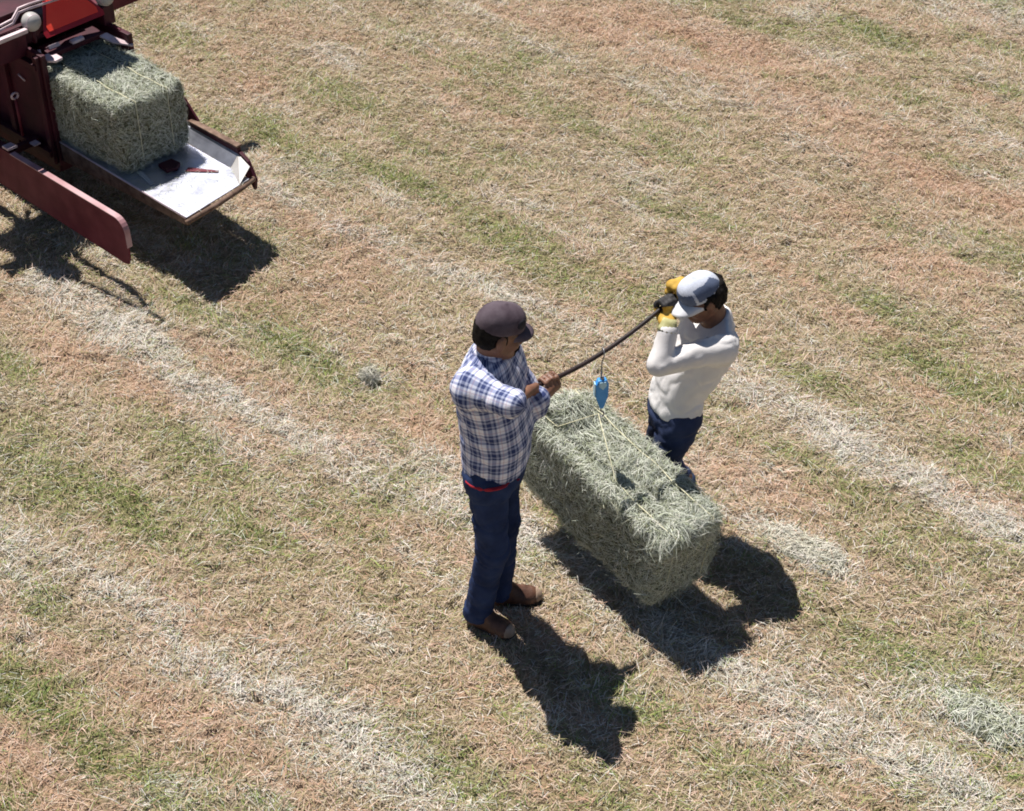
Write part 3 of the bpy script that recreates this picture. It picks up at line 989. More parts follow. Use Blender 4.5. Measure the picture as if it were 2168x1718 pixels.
    for s in 'RL':
        F.add(ellip(J['sh' + s], (ar[0] + .007,) * 3), .06)
        sl_ = J.get('sleeve' + s, 1.0)
        se = np.array(J['sh' + s], float) + (np.array(J['el' + s], float) - np.array(J['sh' + s], float)) * sl_
        p1 = rcone(J['sh' + s], se, ar[0] + .004, ar[1]); F.add(p1, .03)
        el, wr = np.array(J['el' + s], float), np.array(J['wr' + s], float)
        cuff = el + (wr - el) * J['cuff' + s]
        p2 = rcone(el, cuff, ar[1] - .001, ar[2]) if sl_ == 1.0 else p1; F.add(p2, .012)
        arms[s] = (p1[0], p2[0], np.array(J['sh' + s], float), el, cuff)
    F.displace(.006, 6, 51, 2, band=.04, stretch=(1, 1, 1.6))
    F.crease(.0050, 6.5, 57, (1.0, 1.0, 1.5), M=frame(yaw, .5, .35))
    F.crease(.0045, 13, 63, (1.4, 1.4, .8), M=frame(yaw, -.4, -.3))
    # open neck and straight hem
    nk = np.array(J['neck'], float); nd = unit(J['neck_dir'])
    q = nk + nd * J.get('neck_h', .028)
    F.clip(lambda X, Y, Z: np.where((X - nk[0]) ** 2 + (Y - nk[1]) ** 2 + (Z - nk[2]) ** 2 < .15 ** 2, (X - q[0]) * nd[0] + (Y - q[1]) * nd[1] + (Z - q[2]) * nd[2], -1), .004)
    hemt = J['hem']
    F.clip(lambda X, Y, Z: np.where(np.minimum(np.minimum(arms['R'][0](X, Y, Z), arms['R'][1](X, Y, Z)), np.minimum(arms['L'][0](X, Y, Z), arms['L'][1](X, Y, Z))) < .03, -1, (J['hem_z'] + .005 * np.sin(X * 19 + Y * 14) - Z) if 'hem_z' in J else hemt + .006 * np.sin(X * 40 + Y * 31) - coords(X, Y, Z)[0]), .003)
    me, V, Q = F.mesh('shirt', off)
    if J.get('plaid'):
        uvl = me.uv_layers.new(name='plaid')
        cen = V[Q].mean(1)
        X, Y, Z = cen.T
        dR = np.minimum(arms['R'][0](X, Y, Z), arms['R'][1](X, Y, Z)); dL = np.minimum(arms['L'][0](X, Y, Z), arms['L'][1](X, Y, Z))
        dT = pr[0](X, Y, Z)
        reg = np.argmin(np.stack([dT - .004, dR, dL]), 0)
        UV = np.zeros((len(Q), 4, 2), dtype=np.float32)
        t, a, b = coords(V[:, 0], V[:, 1], V[:, 2])
        u = np.arctan2(b, a) * .165
        tu = np.stack([u, t], -1)[Q]
        sw = tu[..., 0]
        sw = np.where((sw.max(1, keepdims=True) - sw.min(1, keepdims=True) > .5) & (sw < 0), sw + 2 * math.pi * .165, sw)
        tu[..., 0] = sw
        UV[:] = tu
        for k, s in ((1, 'R'), (2, 'L')):
            _, _, S, E_, Cf = arms[s]
            ax = unit(E_ - S)
            u1 = unit(np.cross(ax, (0.1, .2, 1))); u2 = np.cross(ax, u1)
            rel = V - S
            au = np.arctan2(rel @ u2, rel @ u1) * .065
            tv = np.stack([au, rel @ ax], -1)[Q]
            sw = tv[..., 0]
            tv[..., 0] = np.where((sw.max(1, keepdims=True) - sw.min(1, keepdims=True) > .2) & (sw < 0), sw + 2 * math.pi * .065, sw)
            UV[reg == k] = tv[reg == k]
        uvl.data.foreach_set('uv', UV.ravel())
    sh = link_mesh('shirt', me, J['shirt_mat'], root)
    # -- collar
    if J.get('collar'):
        F = Field(nk - .16, nk + .16, .0062)
        def ring(X, Y, Z):
            dx, dy, dz = X - q[0], Y - q[1], Z - q[2]
            h = dx * nd[0] + dy * nd[1] + dz * nd[2]
            rr = np.sqrt(np.maximum(dx * dx + dy * dy + dz * dz - h * h, 0))
            rad = .066 - .45 * np.clip(h, -.05, .05)
            fw = np.array([math.cos(yaw), math.sin(yaw), 0])
            fr = dx * fw[0] + dy * fw[1] + dz * fw[2]
            d = np.maximum(np.abs(rr - rad) - .0065, np.abs(h - .004) - .022)
            return np.maximum(d, fr - .058)
        F.add((ring, nk - .12, nk + .12), .002)
        F.displace(.003, 30, 5)
        me, V2, Q2 = F.mesh('collar', off)
        uvl = me.uv_layers.new(name='plaid')
        UV = np.stack([np.arctan2(V2[:, 1] - nk[1], V2[:, 0] - nk[0]) * .07, V2[:, 2] * 1.0], -1)[Q2].astype(np.float32)
        uvl.data.foreach_set('uv', UV.ravel())
        link_mesh('collar', me, J['shirt_mat'], sh)
    if J.get('undershirt'):
        F = Field(lo, hi, .0075)
        F.add(torso_prim(J['spine'], yaw, .019)[0], .01)
        F.clip(lambda X, Y, Z: coords(X, Y, Z)[0] - hemt - .004, .002)
        F.clip(lambda X, Y, Z: (hemt + .008 - .027 * np.exp(-((coords(X, Y, Z)[1] - .005) / .085) ** 2)) - coords(X, Y, Z)[0], .002)
        F.displace(.004, 25, 9)
        me, V2, Q2 = F.mesh('undershirt', off)
        link_mesh('undershirt', me, RED_CLOTH, root)
    # -- boots
    for s in 'RL':
        an = np.array(J['ank' + s], float); kn = np.array(J['knee' + s], float)
        boot(root, off, an, J['heel' + s], J['foot' + s], J['foot_len'], an + (kn - an) * .22)
    # -- cap
    cap, cw = cap_on(root, off, J['head'], M, hs * 1.03, *J['cap_mats'], **J['cap_kw'])
    if J.get('cap_patch'):
        F = Field(np.array(J['head']) - .19, np.array(J['head']) + .19, .005)
        F.add(ellip(cw(-.012, 0, .036), np.array((.1035, .0855, .0935)) * hs * 1.03, M), .002)
        F.add(ellip(cw(.040, 0, .060), np.array((.0495, .0635, .0575)) * hs * 1.03, M), .03)
        pc = cw(*J['cap_patch'])
        F.clip(lambda X, Y, Z: np.sqrt((X - pc[0]) ** 2 + (Y - pc[1]) ** 2 + 1.8 * (Z - pc[2]) ** 2) - .030, .003)
        me, V2, Q2 = F.mesh('patch', off)
        link_mesh('patch', me, CAP1D, cap)
    # -- gloves
    if J.get('gloves'):
        for s in 'RL':
            c = np.array(J['grip' + s][0], float); wr = np.array(J['wr' + s], float); el = np.array(J['el' + s], float)
            F = Field(np.minimum(c, wr) - .14, np.maximum(c, wr) + .14, .005)
            for p, k in grip_prims(*J['grip' + s][:3], wr, **{**J['grip' + s][3], 'grow': .0022}):
                F.add(p, k + .002)
            F.displace(.002, 60, 6)
            me, V2, Q2 = F.mesh('glove', off)
            g = link_mesh('glove', me, [GLOVE_Y, GLOVE_D], root)
            pal = np.array(J['grip' + s][2], float)
            cen = V2[Q2].mean(1)
            mi = ((cen - c) @ unit(pal) < J['dark' + s]).astype(np.int32)
            me.polygons.foreach_set('material_index', mi)
            d = unit(el - wr)
            tube('cuff', [Vector(wr - off + d * x) for x in (-.030, -.012, .008, .026)], [.030, .0350, .0420, .0470], GLOVE_C, g, 14)
    return root

# shared line of the pole, from the plaid man's chest to the white-shirted man's head
PA, PB = np.array((.012, 5.605, 1.255)), np.array((.765, 6.250, 1.350))
def pole_at(t):
    p = PA + (PB - PA) * t
    return p - np.array((0, 0, .080 * 4 * t * (1 - t)))
PD = unit(PB - PA)

y1 = R(-18)
man1 = dict(
    root=(-.06, 5.57, 0), yaw=y1, head=(-.048, 5.575, 1.600), head_rot=(R(14), R(16), R(0)), head_s=.95,
    spine=[((-.070, 5.575, .84), .165, .120), ((-.066, 5.575, .96), .168, .138), ((-.060, 5.575, 1.08), .170, .146), ((-.078, 5.575, 1.24), .180, .140), ((-.098, 5.575, 1.37), .182, .118), ((-.100, 5.575, 1.46), .120, .080)],
    neck=(-.092, 5.578, 1.462), neck_dir=(.30, 0, .95), neck_h=.034, collar=True,
    hipR=(-.105, 5.49, .88), hipL=(-.055, 5.655, .88), kneeR=(-.085, 5.485, .49), kneeL=(-.038, 5.655, .49), ankR=(-.150, 5.515, .10), ankL=(-.058, 5.650, .10),
    heelR=(-.205, 5.545, 0), footR=(.85, -.53, 0), heelL=(-.112, 5.645, 0), footL=(.99, .05, 0), foot_len=.262,
    leg_r=(.085, .068, .062), jeans_mat=JEANS,
    shR=(-.165, 5.445, 1.405), shL=(-.050, 5.735, 1.405), elR=(.000, 5.335, 1.420), elL=(.088, 5.675, 1.125),
    wrR=(.022, 5.535, 1.275), wrL=(.112, 5.640, 1.205), arm_r=(.066, .060, .054), cuffR=.40, cuffL=.72,
    trapR=np.array((.02, .03, .01)), trapL=np.array((-.01, -.03, .01)),
    gripR=(tuple(pole_at(.06)), tuple(PD), (-.1, -.75, .25), dict(flip=1)), gripL=(tuple(pole_at(.185)), tuple(PD), (-.05, -.75, -.65), dict(flip=-1)),
    hem=.075, shirt_mat=PLAID, plaid=True, undershirt=True, beard=True,
    cap_mats=(CAP1, CAP1), cap_kw=dict(brim_len=.055), cap_patch=(.065, -.062, .075))
build_person(man1, 'man in blue and white plaid shirt and dark cap holding the lower pole end')

def trucker_mat():
    m, nt, b = new_mat('white_and_grey_cap')
    tc = nt.nodes.new('ShaderNodeTexCoord')
    n = nt.nodes.new('ShaderNodeTexNoise'); n.inputs['Scale'].default_value = 180
    nt.links.new(tc.outputs['Object'], n.inputs['Vector'])
    at = nt.nodes.new('ShaderNodeAttribute'); at.attribute_name = 'panel'
    r = ramp(nt, [(0.0, (.56, .59, .67)), (.45, (.54, .57, .66)), (.5, (.12, .15, .23)), (1.0, (.10, .13, .21))])
    nt.links.new(at.outputs['Fac'], r.inputs['Fac'])
    mx = nt.nodes.new('ShaderNodeMix'); mx.data_type = 'RGBA'; mx.blend_type = 'MULTIPLY'; mx.inputs['Factor'].default_value = .35
    r2 = ramp(nt, [(.35, .55), (.6, 1.0)])
    nt.links.new(n.outputs['Fac'], r2.inputs['Fac'])
    nt.links.new(r.outputs['Color'], mx.inputs['A']); nt.links.new(r2.outputs['Color'], mx.inputs['B'])
    nt.links.new(mx.outputs['Result'], b.inputs['Base Color'])
    b.inputs['Roughness'].default_value = .85
    return m
CAPW = trucker_mat()
BRIMW = noise_mat('white_brim_cloth', (.58, .58, .60), (.68, .68, .70), 20, .85, .2, 200)

y2 = R(199)
man2 = dict(
    root=(.80, 6.22, 0), yaw=y2, head=(.815, 6.185, 1.330), head_rot=(R(204), R(24), R(0)), head_s=.90,
    spine=[((.745, 6.22, .60), .150, .112), ((.745, 6.22, .70), .152, .116), ((.765, 6.22, .82), .150, .112), ((.825, 6.22, .97), .168, .122), ((.880, 6.22, 1.09), .172, .108), ((.905, 6.22, 1.17), .115, .075)],
    neck=(.900, 6.215, 1.178), neck_dir=(-.55, -.15, .85), neck_h=.030,
    hipR=(.735, 6.315, .67), hipL=(.765, 6.130, .67), kneeR=(.700, 6.35, .32), kneeL=(.665, 6.10, .33), ankR=(.825, 6.37, .10), ankL=(.835, 6.12, .10),
    heelR=(.87, 6.385, 0), footR=(-.95, -.1, 0), heelL=(.88, 6.14, 0), footL=(-.93, -.33, 0), foot_len=.27,
    leg_r=(.088, .066, .060), jeans_mat=JEANS2,
    shR=(.855, 6.360, 1.135), shL=(.905, 6.080, 1.135), elR=(.745, 6.46, 1.08), elL=(.640, 5.995, 1.105),
    wrR=(.725, 6.325, 1.270), wrL=(.675, 6.075, 1.255), arm_r=(.060, .053, .045), cuffR=.80, cuffL=.86,
    trapR=np.array((.0, -.03, .01)), trapL=np.array((.0, .03, .01)),
    gripR=(tuple(pole_at(.955)), tuple(PD), (-.25, .35, .75), dict(flip=1)), gripL=(tuple(pole_at(.872)), tuple(PD), (.1, -.55, -.75), dict(flip=-1)),
    hem=.155, hem_z=.705, shirt_mat=WHITE_SHIRT, hair_grow=.020, gloves=True, darkR=-.5, darkL=.012,
    cap_mats=(CAPW, BRIMW), cap_kw=dict(brim_len=.078, droop=.024, brim_w=.084))
p2 = build_person(man2, 'man in white long sleeved shirt and pale cap lifting the pole in yellow gloves')
for ch in p2.children:
    if ch.name.startswith('cap'):
        me = ch.data
        M = frame(*man2['head_rot'])
        co = np.zeros(len(me.vertices) * 3, dtype=np.float32)
        me.vertices.foreach_get('co', co)
        q = (co.reshape(-1, 3) + np.array(man2['root']) - np.array(man2['head'])) @ M
        # grey mesh panels at the sides and back, white front, crown and edging
        pn = ((q[:, 0] < .030) & (q[:, 2] > .040) & (q[:, 2] < .098) & (np.abs(q[:, 1]) > .03)).astype(np.float32)
        pn = np.maximum(pn, ((q[:, 0] > .042) & (q[:, 2] < .085)).astype(np.float32) * .8)
        a = me.attributes.new('panel', 'FLOAT', 'POINT')
        a.data.foreach_set('value', pn)

# ------------------------------------------------------------------ pole and hanging scale
WOODD = noise_mat('dark_pole_wood', (.012, .006, .006), (.028, .015, .013), 18, .55, .4, 60, spec=.35)
pp = [pole_at(t) for t in np.linspace(-.01, 1.03, 24)]
po = tube('carrying_pole', [Vector(p - PA) for p in pp], [.0112 - .002 * t for t in np.linspace(0, 1, 24)], WOODD, None, 12)
po.location = Vector(PA)
tag(po, 'dark slim pole bowed under the load between the two men', 'pole')

def build_scale():
    steel = noise_mat('scale_steel', (.22, .21, .22), (.34, .33, .34), 30, .4, .1, 100, metal=.8)
    blue = noise_mat('blue_scale_case', (.04, .27, .66), (.07, .34, .74), 18, .35, .1, 90, spec=.5)
    cyan = noise_mat('pale_blue_face', (.38, .62, .74), (.48, .70, .80), 18, .4, .1, 90)
    p = pole_at(.50)
    root = empty('hanging_scale', (p[0], p[1], p[2]), R(12))
    tag(root, 'small blue hanging scale hooked under the middle of the pole', 'scale')
    # hook over the pole and its long shank
    hk = []
    for a in np.linspace(-60, 200, 12):
        hk.append((0, .0175 * math.cos(R(a)), .0175 * math.sin(R(a))))
    hk += [(0, -.012, -.02), (-.004, -.002, -.05), (-.005, 0, -.145)]
    tube('hook', hk, .0032, steel, root, 8)
    # case: a tapering six-sided body
    bm = bmesh.new()
    prof = [(-.018, -.145), (.018, -.145), (.029, -.170), (.028, -.235), (.008, -.300), (-.008, -.300), (-.028, -.235), (-.029, -.170)]
    prism_bm(bm, [(x, -.014, z) for x, z in prof], (0, .028, 0))
    case = bm_obj('case', bm, blue, root, .004)
    bm = bmesh.new()
    prism_bm(bm, [(-.014, -.0185, -.152), (.014, -.0185, -.152), (.018, -.0185, -.172), (.002, -.0185, -.194), (-.018, -.0185, -.172)], (0, .004, 0))
    bm_obj('face_plate', bm, cyan, case, .0015)
    bm = bmesh.new()
    prism_bm(bm, [(-.0345, -.012, -.162), (-.0300, -.012, -.160), (-.0295, -.012, -.236), (-.0345, -.012, -.230)], (0, .024, 0))
    bm_obj('side_strip', bm, cyan, case, .001)
    hk2 = [(0, 0, -.295), (0, 0, -.325)]
    for a in np.linspace(90, -170, 12):
        hk2.append((.015 * math.cos(R(a)), 0, -.340 + .015 * math.sin(R(a))))
    tube('load_hook', hk2, .0034, steel, root, 8)
    bm = bmesh.new()
    bmesh.ops.create_uvsphere(bm, u_segments=12, v_segments=8, radius=.010)
    b = bm_obj('swivel', bm, steel, root, smooth=True); b.location = (0, 0, -.140)
build_scale()

# ------------------------------------------------------------------ baler (local x: out of the chute, y: across, z up)
def build_baler():
    ROOT = (-2.207, 8.589, 0)
    YAW = math.atan2(-.678, .735)
    root = empty('hay_baler', ROOT, YAW)
    tag(root, 'red hay baler with its steel bale chute at the field edge', 'baler')
    MAR = noise_mat('maroon_paint', (.034, .004, .010), (.070, .010, .020), 7, .55, .2, 40, spec=.28)
    MAR2 = noise_mat('dusty_maroon_paint', (.095, .010, .020), (.15, .026, .038), 8, .6, .2, 50, spec=.25)
    FLG = noise_mat('glare_flange_paint', (.34, .17, .18), (.48, .30, .31), 9, .5, .15, 50, spec=.5)  # pink glare of sun and sky painted onto the maroon flange
    RUST = noise_mat('rusty_steel', (.10, .055, .035), (.22, .14, .10), 24, .8, .5, 80)
    GALV = noise_mat('worn_chute_steel', (.36, .37, .44), (.60, .62, .71), 7, .40, .12, 60, metal=.85, spec=.6, lo=.30, hi=.55)
    GREY = noise_mat('grey_lamp_housing', (.36, .34, .32), (.46, .44, .42), 10, .45, .1, 60)
    PINK = noise_mat('sunlit_edge_pink', (.48, .36, .38), (.66, .54, .56), 18, .5, .2, 70, metal=.2)  # pale pink paints sunlit edges and glints on the baler parts
    ORG = noise_mat('fluorescent_orange', (.86, .050, .028), (.90, .070, .036), 6, .5, .05, 60)
    DRED = noise_mat('dark_red_reflective', (.26, .008, .016), (.34, .014, .022), 8, .4, .05, 60)
    TYRE = noise_mat('black_tyre_rubber', (.016, .015, .014), (.035, .032, .03), 20, .85, .4, 40)
    # -- bale chamber: two side walls, roof, floor, a stiffened left side
    ch = box('chamber_wall', (-3.2, -.045, .30), (-.60, -.012, 1.02), MAR, root, .006)
    box('rib', (-1.02, -.075, .31), (-.97, -.046, 1.01), MAR, ch)
    box('rib', (-.66, -.070, .31), (-.62, -.046, 1.01), MAR, ch)
    box('rib', (-3.1, -.080, .93), (-.63, -.046, .965), MAR, ch)
    box('rib', (-3.1, -.085, .36), (-.63, -.046, .40), MAR, ch)
    arc = [(-.93 + .09 * math.cos(R(a)), -.062, .80 + .17 * math.sin(R(a))) for a in np.linspace(100, 265, 14)]
    tube('grab_loop', arc, .008, MAR2, ch, 8)
    tube('latch', [(-.86, -.056, .82), (-.83, -.06, .815), (-.80, -.056, .80)], .006, PINK, ch, 6)
    box('chamber_wall', (-3.2, .502, .30), (-.52, .535, .98), MAR, root, .006)
    box('chamber_roof', (-3.2, .0, .985), (-.84, .49, 1.02), MAR, root, .006)
    box('chamber_floor', (-3.2, .0, .43), (-.45, .49, .455), RUST, root, .004)
    # dark rear mouth between the walls, well back behind the bale
    box('knotter_panel', (-1.30, .0, .46), (-1.26, .49, .98), MAR, root, .004)
    # -- cross beam with tension bars over the mouth
    box('cross_beam', (-.92, -.58, 1.035), (-.80, .10, 1.135), MAR, root, .008)
    box('cross_beam', (-.92, .46, .985), (-.82, 1.35, 1.06), MAR2, root, .008)
    box('cross_beam', (-.915, .10, 1.03), (-.83, .46, 1.10), MAR, root, .008)
    box('lit_edge_strip', (-.735, -.44, 1.128), (-.705, -.03, 1.152), PINK, root, .003)  # strip in the painted colour of a sunlit top edge
    box('guard_panel', (-.80, -.44, .98), (-.74, -.03, 1.130), MAR, root, .006)
    for dz in (0, .026):
        pts = [(-.80, -.42, 1.150 + dz), (-.80, -.16, 1.155 + dz), (-.80, -.06, 1.165 + dz), (-.80, -.01, 1.215 + dz), (-.80, .06, 1.215 + dz), (-.80, .30, 1.200 + dz)]
        tube('hydraulic_pipe', pts, .0075, PINK, root, 8)
    box('top_guard', (-1.05, -.44, 1.16), (-.86, .40, 1.20), MAR, root, .006)
    box('top_guard', (-1.30, -.44, 1.24), (-1.10, .40, 1.27), MAR2, root, .006)
    box('shadow_plate', (-1.02, .20, 1.66), (-.76, .54, 1.74), MAR2, root, .01)  # unseen box added to cast a shadow onto the bale top
    tube('shadow_plate_post', [(-.95, .5, 1.02), (-.95, .5, 1.68)], .018, MAR, root, 8)  # holds up the added shadow caster
    box('shadow_block', (-1.02, -.40, 1.64), (-.82, -.22, 1.78), MAR2, root, .01)  # unseen block added to throw a dark blob on the ground
    # -- lamps
    def lamp(x, y, z):
        bm = bmesh.new()
        bmesh.ops.create_uvsphere(bm, u_segments=20, v_segments=12, radius=.056)
        l = bm_obj('lamp', bm, GREY, root, smooth=True)
        l.location = (x, y, z)
        tube('rim_highlight', [(.024, .046 * math.cos(R(a)), .046 * math.sin(R(a))) for a in range(0, 375, 15)], .005, PINK, l, 6)  # ring paints the pink highlight round the lamp rim
        tube('stalk', [(0, 0, -.045), (0, 0, -.13)], .013, MAR, l, 8)
    lamp(-.745, .023, 1.165)
    lamp(-.75, .535, 1.135)
    # -- slow vehicle triangle, leaning back
    sx, sy, sz = -.70, .28, 1.055
    up = Vector((-.60, 0, .80)).normalized()
    def tri(hw, h, base, n0):
        pts = [(-hw, base), (hw, base), (hw * 1.02, base + .03), (hw * .14, base + h), (-hw * .14, base + h), (-hw * 1.02, base + .03)]
        nrm = Vector((.80, 0, .60))
        return [Vector((sx, sy + a, sz)) + up * b + nrm * n0 for a, b in pts]
    sg = prism('warning_triangle', tri(.205, .36, 0, 0), Vector((.80, 0, .60)) * .004, DRED, root, 0)
    prism('orange_centre', tri(.172, .30, .028, .0055), Vector((.80, 0, .60)) * .003, ORG, sg, 0)
    # -- tension frame resting over the bale
    box('tension_bar', (-.80, .06, .945), (-.66, .44, .975), MAR, root, .006)
    prism('tension_tab', [(-.69, .015, .955), (-.63, .010, .950), (-.60, .05, .945), (-.605, .10, .945), (-.69, .09, .958)], (0, 0, .016), PINK, root, .004)
    prism('bracket', [(-.70, .215, .977), (-.66, .215, .977), (-.665, .215, .992), (-.69, .215, .998)], (0, .085, 0), PINK, root)
    prism('bracket', [(-.745, .085, .977), (-.705, .085, .977), (-.715, .085, 1.0)], (0, .075, 0), PINK, root)
    prism('bracket', [(-.67, .40, .955), (-.58, .43, .930), (-.50, .515, .905), (-.515, .528, .905), (-.60, .47, .94), (-.66, .455, .955)], (0, 0, .012), PINK, root)
    prism('side_flap', [(-.66, .505, .90), (-.52, .505, .90), (-.60, .505, .985), (-.66, .505, 1.0)], (0, .012, 0), MAR2, root, .002)
    box('lamp_bracket', (-.80, .49, .97), (-.72, .57, 1.09), MAR, root, .006)
    tube('bolt', [(-.715, .02, 1.00), (-.68, .0, .93)], .010, PINK, root, 8)
    # -- bale chute
    fl = prism('chute_floor', [(-.60, -.015, .452), (.56, -.015, .428), (.505, .485, .428), (-.60, .485, .452)], (0, 0, .008), GALV, root, .001)
    prism('hinge_strap', [(.00, .075, .451), (.165, .045, .448), (.165, .072, .448), (.00, .105, .451)], (0, 0, .005), GREY, fl, .001)
    prism('latch_plate', [(.04, .20, .4505), (.13, .19, .449), (.15, .25, .449), (.12, .30, .449), (.05, .29, .4505)], (0, 0, .022), MAR, fl, .004)
    prism('wear_strip', [(.19, .275, .4475), (.33, .40, .4445), (.325, .415, .4445), (.17, .315, .448)], (0, 0, .003), MAR2, fl, 0)
    nc = 260
    cx, cy = rng.uniform(-.02, .54, nc), np.clip(rng.beta(.7, .7, nc) * .47, .01, .46)
    an = rng.uniform(0, 6.28, nc)
    cm = ribbons('chaff', np.stack([cx, cy, .452 - .0207 * cx + rng.uniform(0, .006, nc)], 1), np.stack([np.cos(an), np.sin(an), rng.normal(0, .06, nc)], 1), np.tile([0, 0, 1.0], (nc, 1)) + rng.normal(0, .2, (nc, 3)),
                 rng.uniform(.015, .055, nc), rng.uniform(.0014, .003, nc), rng.uniform(0, .006, nc), HAYPAL[rng.integers(0, 6, nc)])
    link_mesh('chaff', cm, HAY, fl)['kind'] = 'stuff'
    # right wing: slopes up and out, then folds in at the tail end
    bm = bmesh.new()
    th = Vector((0, .006, .004))
    def quad(a, b, c, d):
        vs = [Vector(p) for p in (a, b, c, d)]
        v0 = [bm.verts.new(p) for p in vs]; v1 = [bm.verts.new(p + th) for p in vs]
        bm.faces.new(v0); bm.faces.new(v1[::-1])
        for i in range(4):
            bm.faces.new((v0[i], v1[i], v1[(i + 1) % 4], v0[(i + 1) % 4]))
    quad((-.60, .487, .462), (.34, .487, .440), (.34, .545, .500), (-.60, .545, .530))
    bm_obj('chute_wing', bm, GALV, root)
    bm = bmesh.new()
    quad((.342, .487, .440), (.515, .40, .434), (.470, .520, .480), (.342, .545, .500))
    bm_obj('chute_corner', bm, GREY, root)
    box('chute_rail', (-.62, .552, .40), (.34, .578, .540), MAR, root, .005)
    prism('chute_rail', [(-.62, .580, .40), (-.05, .580, .40), (-.05, .580, .56), (-.16, .580, .67), (-.62, .580, .70)], (0, .014, 0), MAR, root, .003)
    box('rail_cap', (-.10, .546, .543), (.34, .586, .555), RUST, root, .003)
    prism('tail_bracket', [(.345, .550, .40), (.450, .530, .37), (.485, .530, .33), (.500, .530, .40), (.430, .545, .49), (.345, .550, .525)], (0, .022, 0), MAR, root, .003)
    tube('tail_pipe', [(.575, -.03, .415), (.555, .20, .414), (.520, .42, .412), (.490, .53, .41)], .016, RUST, root, 10)
    prism('chute_skirt', [(-.60, -.018, .452), (.56, -.018, .428), (.545, -.018, .385), (-.60, -.018, .33)], (0, -.006, 0), RUST, root, .001)
    tube('skirt_lip', [(-.60, -.022, .458), (.56, -.022, .434)], .006, PINK, root, 8)
    # -- long side board with rounded tail end and turned top flange
    prof = [(-1.5, .455), (.285, .455)] + [(.285 + .08 * math.sin(R(a)), .375 + .08 * math.cos(R(a))) for a in (15, 30, 45, 60, 75, 90)] + [(.370, .22), (.350, .165), (.31, .155), (-1.5, .19)]
    prism('side_board', [(x, -.300, z) for x, z in prof], (0, .012, 0), MAR2, root, .002)
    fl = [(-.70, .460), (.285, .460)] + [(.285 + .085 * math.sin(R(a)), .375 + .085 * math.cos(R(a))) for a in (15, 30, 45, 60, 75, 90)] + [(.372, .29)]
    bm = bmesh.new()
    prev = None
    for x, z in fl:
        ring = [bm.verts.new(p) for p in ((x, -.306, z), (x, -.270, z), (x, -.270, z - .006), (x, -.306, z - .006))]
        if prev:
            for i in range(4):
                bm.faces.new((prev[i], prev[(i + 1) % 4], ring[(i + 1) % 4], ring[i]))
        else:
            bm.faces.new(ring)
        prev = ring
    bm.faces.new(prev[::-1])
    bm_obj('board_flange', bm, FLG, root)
    prism('board_bracket', [(-.78, -.30, .465), (-.72, -.30, .465), (-.715, -.235, .465), (-.78, -.24, .465)], (0, 0, .014), PINK, root, .003)
    box('board_arm', (-1.6, -.285, .40), (-.72, -.24, .45), MAR, root, .005)
    box('board_arm', (-.80, -.22, .40), (-.76, -.05, .44), MAR, root, .005)
    box('foot_step', (-.78, -.13, .425), (-.71, -.085, .437), PINK, root, .004)
    for i, (x, z) in enumerate(((-.93, .40), (-.88, .36), (-.95, .30))):
        box('bolt_plate', (x, -.325, z), (x + .035, -.303, z + .035), PINK, root, .004)
    # -- upright pin with a ring at the top
    tube('pin', [(-.80, -.14, .47), (-.80, -.14, .72)], .009, MAR2, root, 8)
    tube('pin_ring', [(-.80 + .0, -.14 + .022 * math.cos(R(a)), .735 + .018 * math.sin(R(a))) for a in range(0, 375, 24)], .007, PINK, root, 8)
    # -- undercarriage mostly beyond the picture edge: wheel, axle, high rail
    wh = empty('wheel', (-2.1, -.60, .36)); wh.parent = root
    tube('tyre', [(0, -.11, 0), (0, -.095, 0), (0, .095, 0), (0, .11, 0)], [.29, .36, .36, .29], TYRE, wh, 36)
    tube('rim', [(0, -.125, 0), (0, .125, 0)], [.17, .17], MAR2, wh, 24)
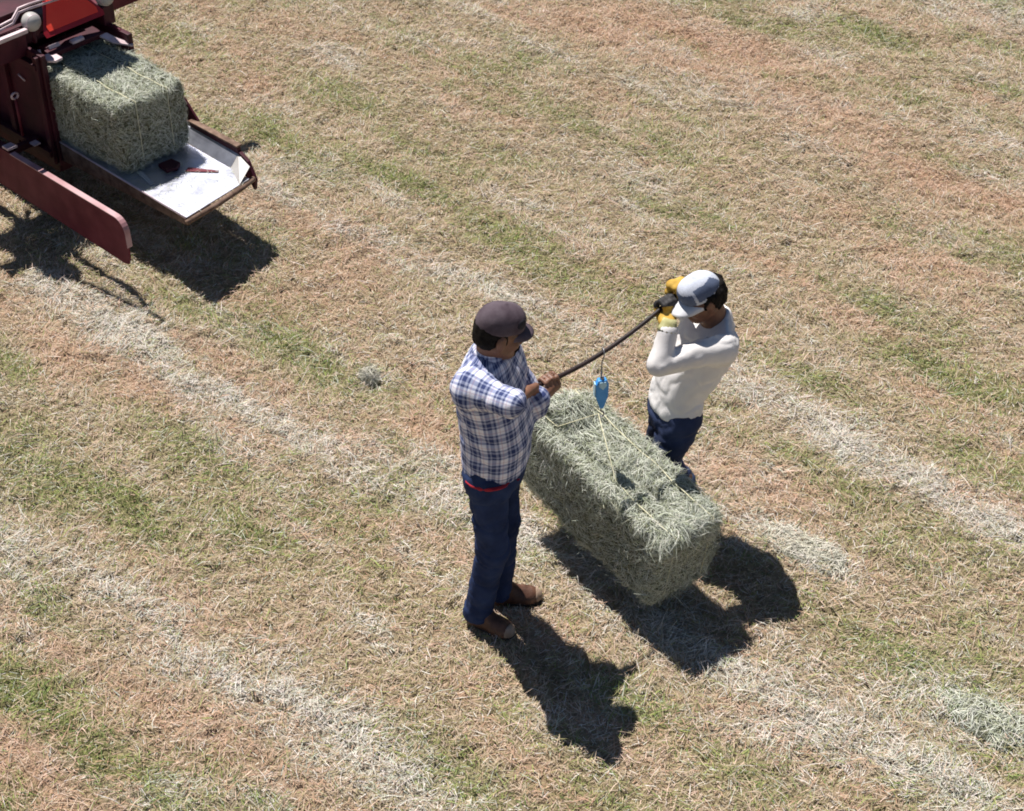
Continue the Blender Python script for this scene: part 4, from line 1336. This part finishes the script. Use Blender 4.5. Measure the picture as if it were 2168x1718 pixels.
    tube('axle', [(-2.1, -.48, .36), (-2.1, .8, .36)], .04, MAR, root, 12)
    box('undercarriage', (-3.2, -.02, .22), (-.66, .50, .30), MAR, root, .01)
    tube('high_rail', [(-1.9, -.33, 1.72), (-.80, -.285, 1.75), (-.11, -.20, 1.75)], .02, MAR2, root, 10)
    tube('rail_post', [(-1.3, -.31, 1.74), (-1.3, -.10, 1.02)], .02, MAR2, root, 10)
    box('pickup_housing', (-3.3, -1.5, .35), (-2.2, -.05, 1.05), MAR2, root, .02)
build_baler()

A_ = np.array((.735, -.678)); W_ = np.array((.678, .735)); B0_ = np.array((-2.207, 8.589))
bc = B0_ - A_ * .46 + W_ * .245
hay_bale((bc[0], bc[1], .466), math.atan2(-.678, .735), .92, .475, .415, 29,
         dents=[((.30, -.02, .43), (.10, .05, .02))], strands=30000,
         label='greyish green hay bale half pushed out of the red baler onto its chute')

# ------------------------------------------------------------------ loose clumps of hay on the stubble
DRYPAL = np.array([[.62, .58, .48], [.68, .64, .56], [.54, .51, .40], [.56, .56, .46]])
def clump(loc, rad, n, label, seed, pal=DRYPAL):
    h = .010
    F = Field((-rad[0] - .05, -rad[1] - .05, -.03), (rad[0] + .05, rad[1] + .05, rad[2] + .06), h)
    F.add(ellip((0, 0, .0), rad), .01)
    F.displace(.02, 18, seed, 2, band=.05)
    me, V, Q = F.mesh('hay_clump')
    o = link_mesh('hay_clump', me, HAY_IN)
    tag(o, label, 'hay clump', 'loose clumps of hay on the field')
    o.location = (loc[0], loc[1], float(relief(np.array(loc[0]), np.array(loc[1]))))
    o.rotation_euler = (0, 0, math.atan2(DA[1], DA[0]))
    hay_strands('loose_hay', V, Q, n, o, .03, .10, .4, wd=(.0018, .0036), pal=pal)
clump((-.765, 7.33), (.055, .045, .06), 1100, 'small pale tuft of loose hay lying alone left of the plaid man', 2)
clump((1.37, 6.01), (.25, .10, .028), 2200, 'thin flat scatter of pale hay beside the right hand shadow', 4)
clump((2.02, 4.95), (.22, .12, .045), 1900, 'pale green heap of loose hay in the lower right corner', 5, HAYPAL)
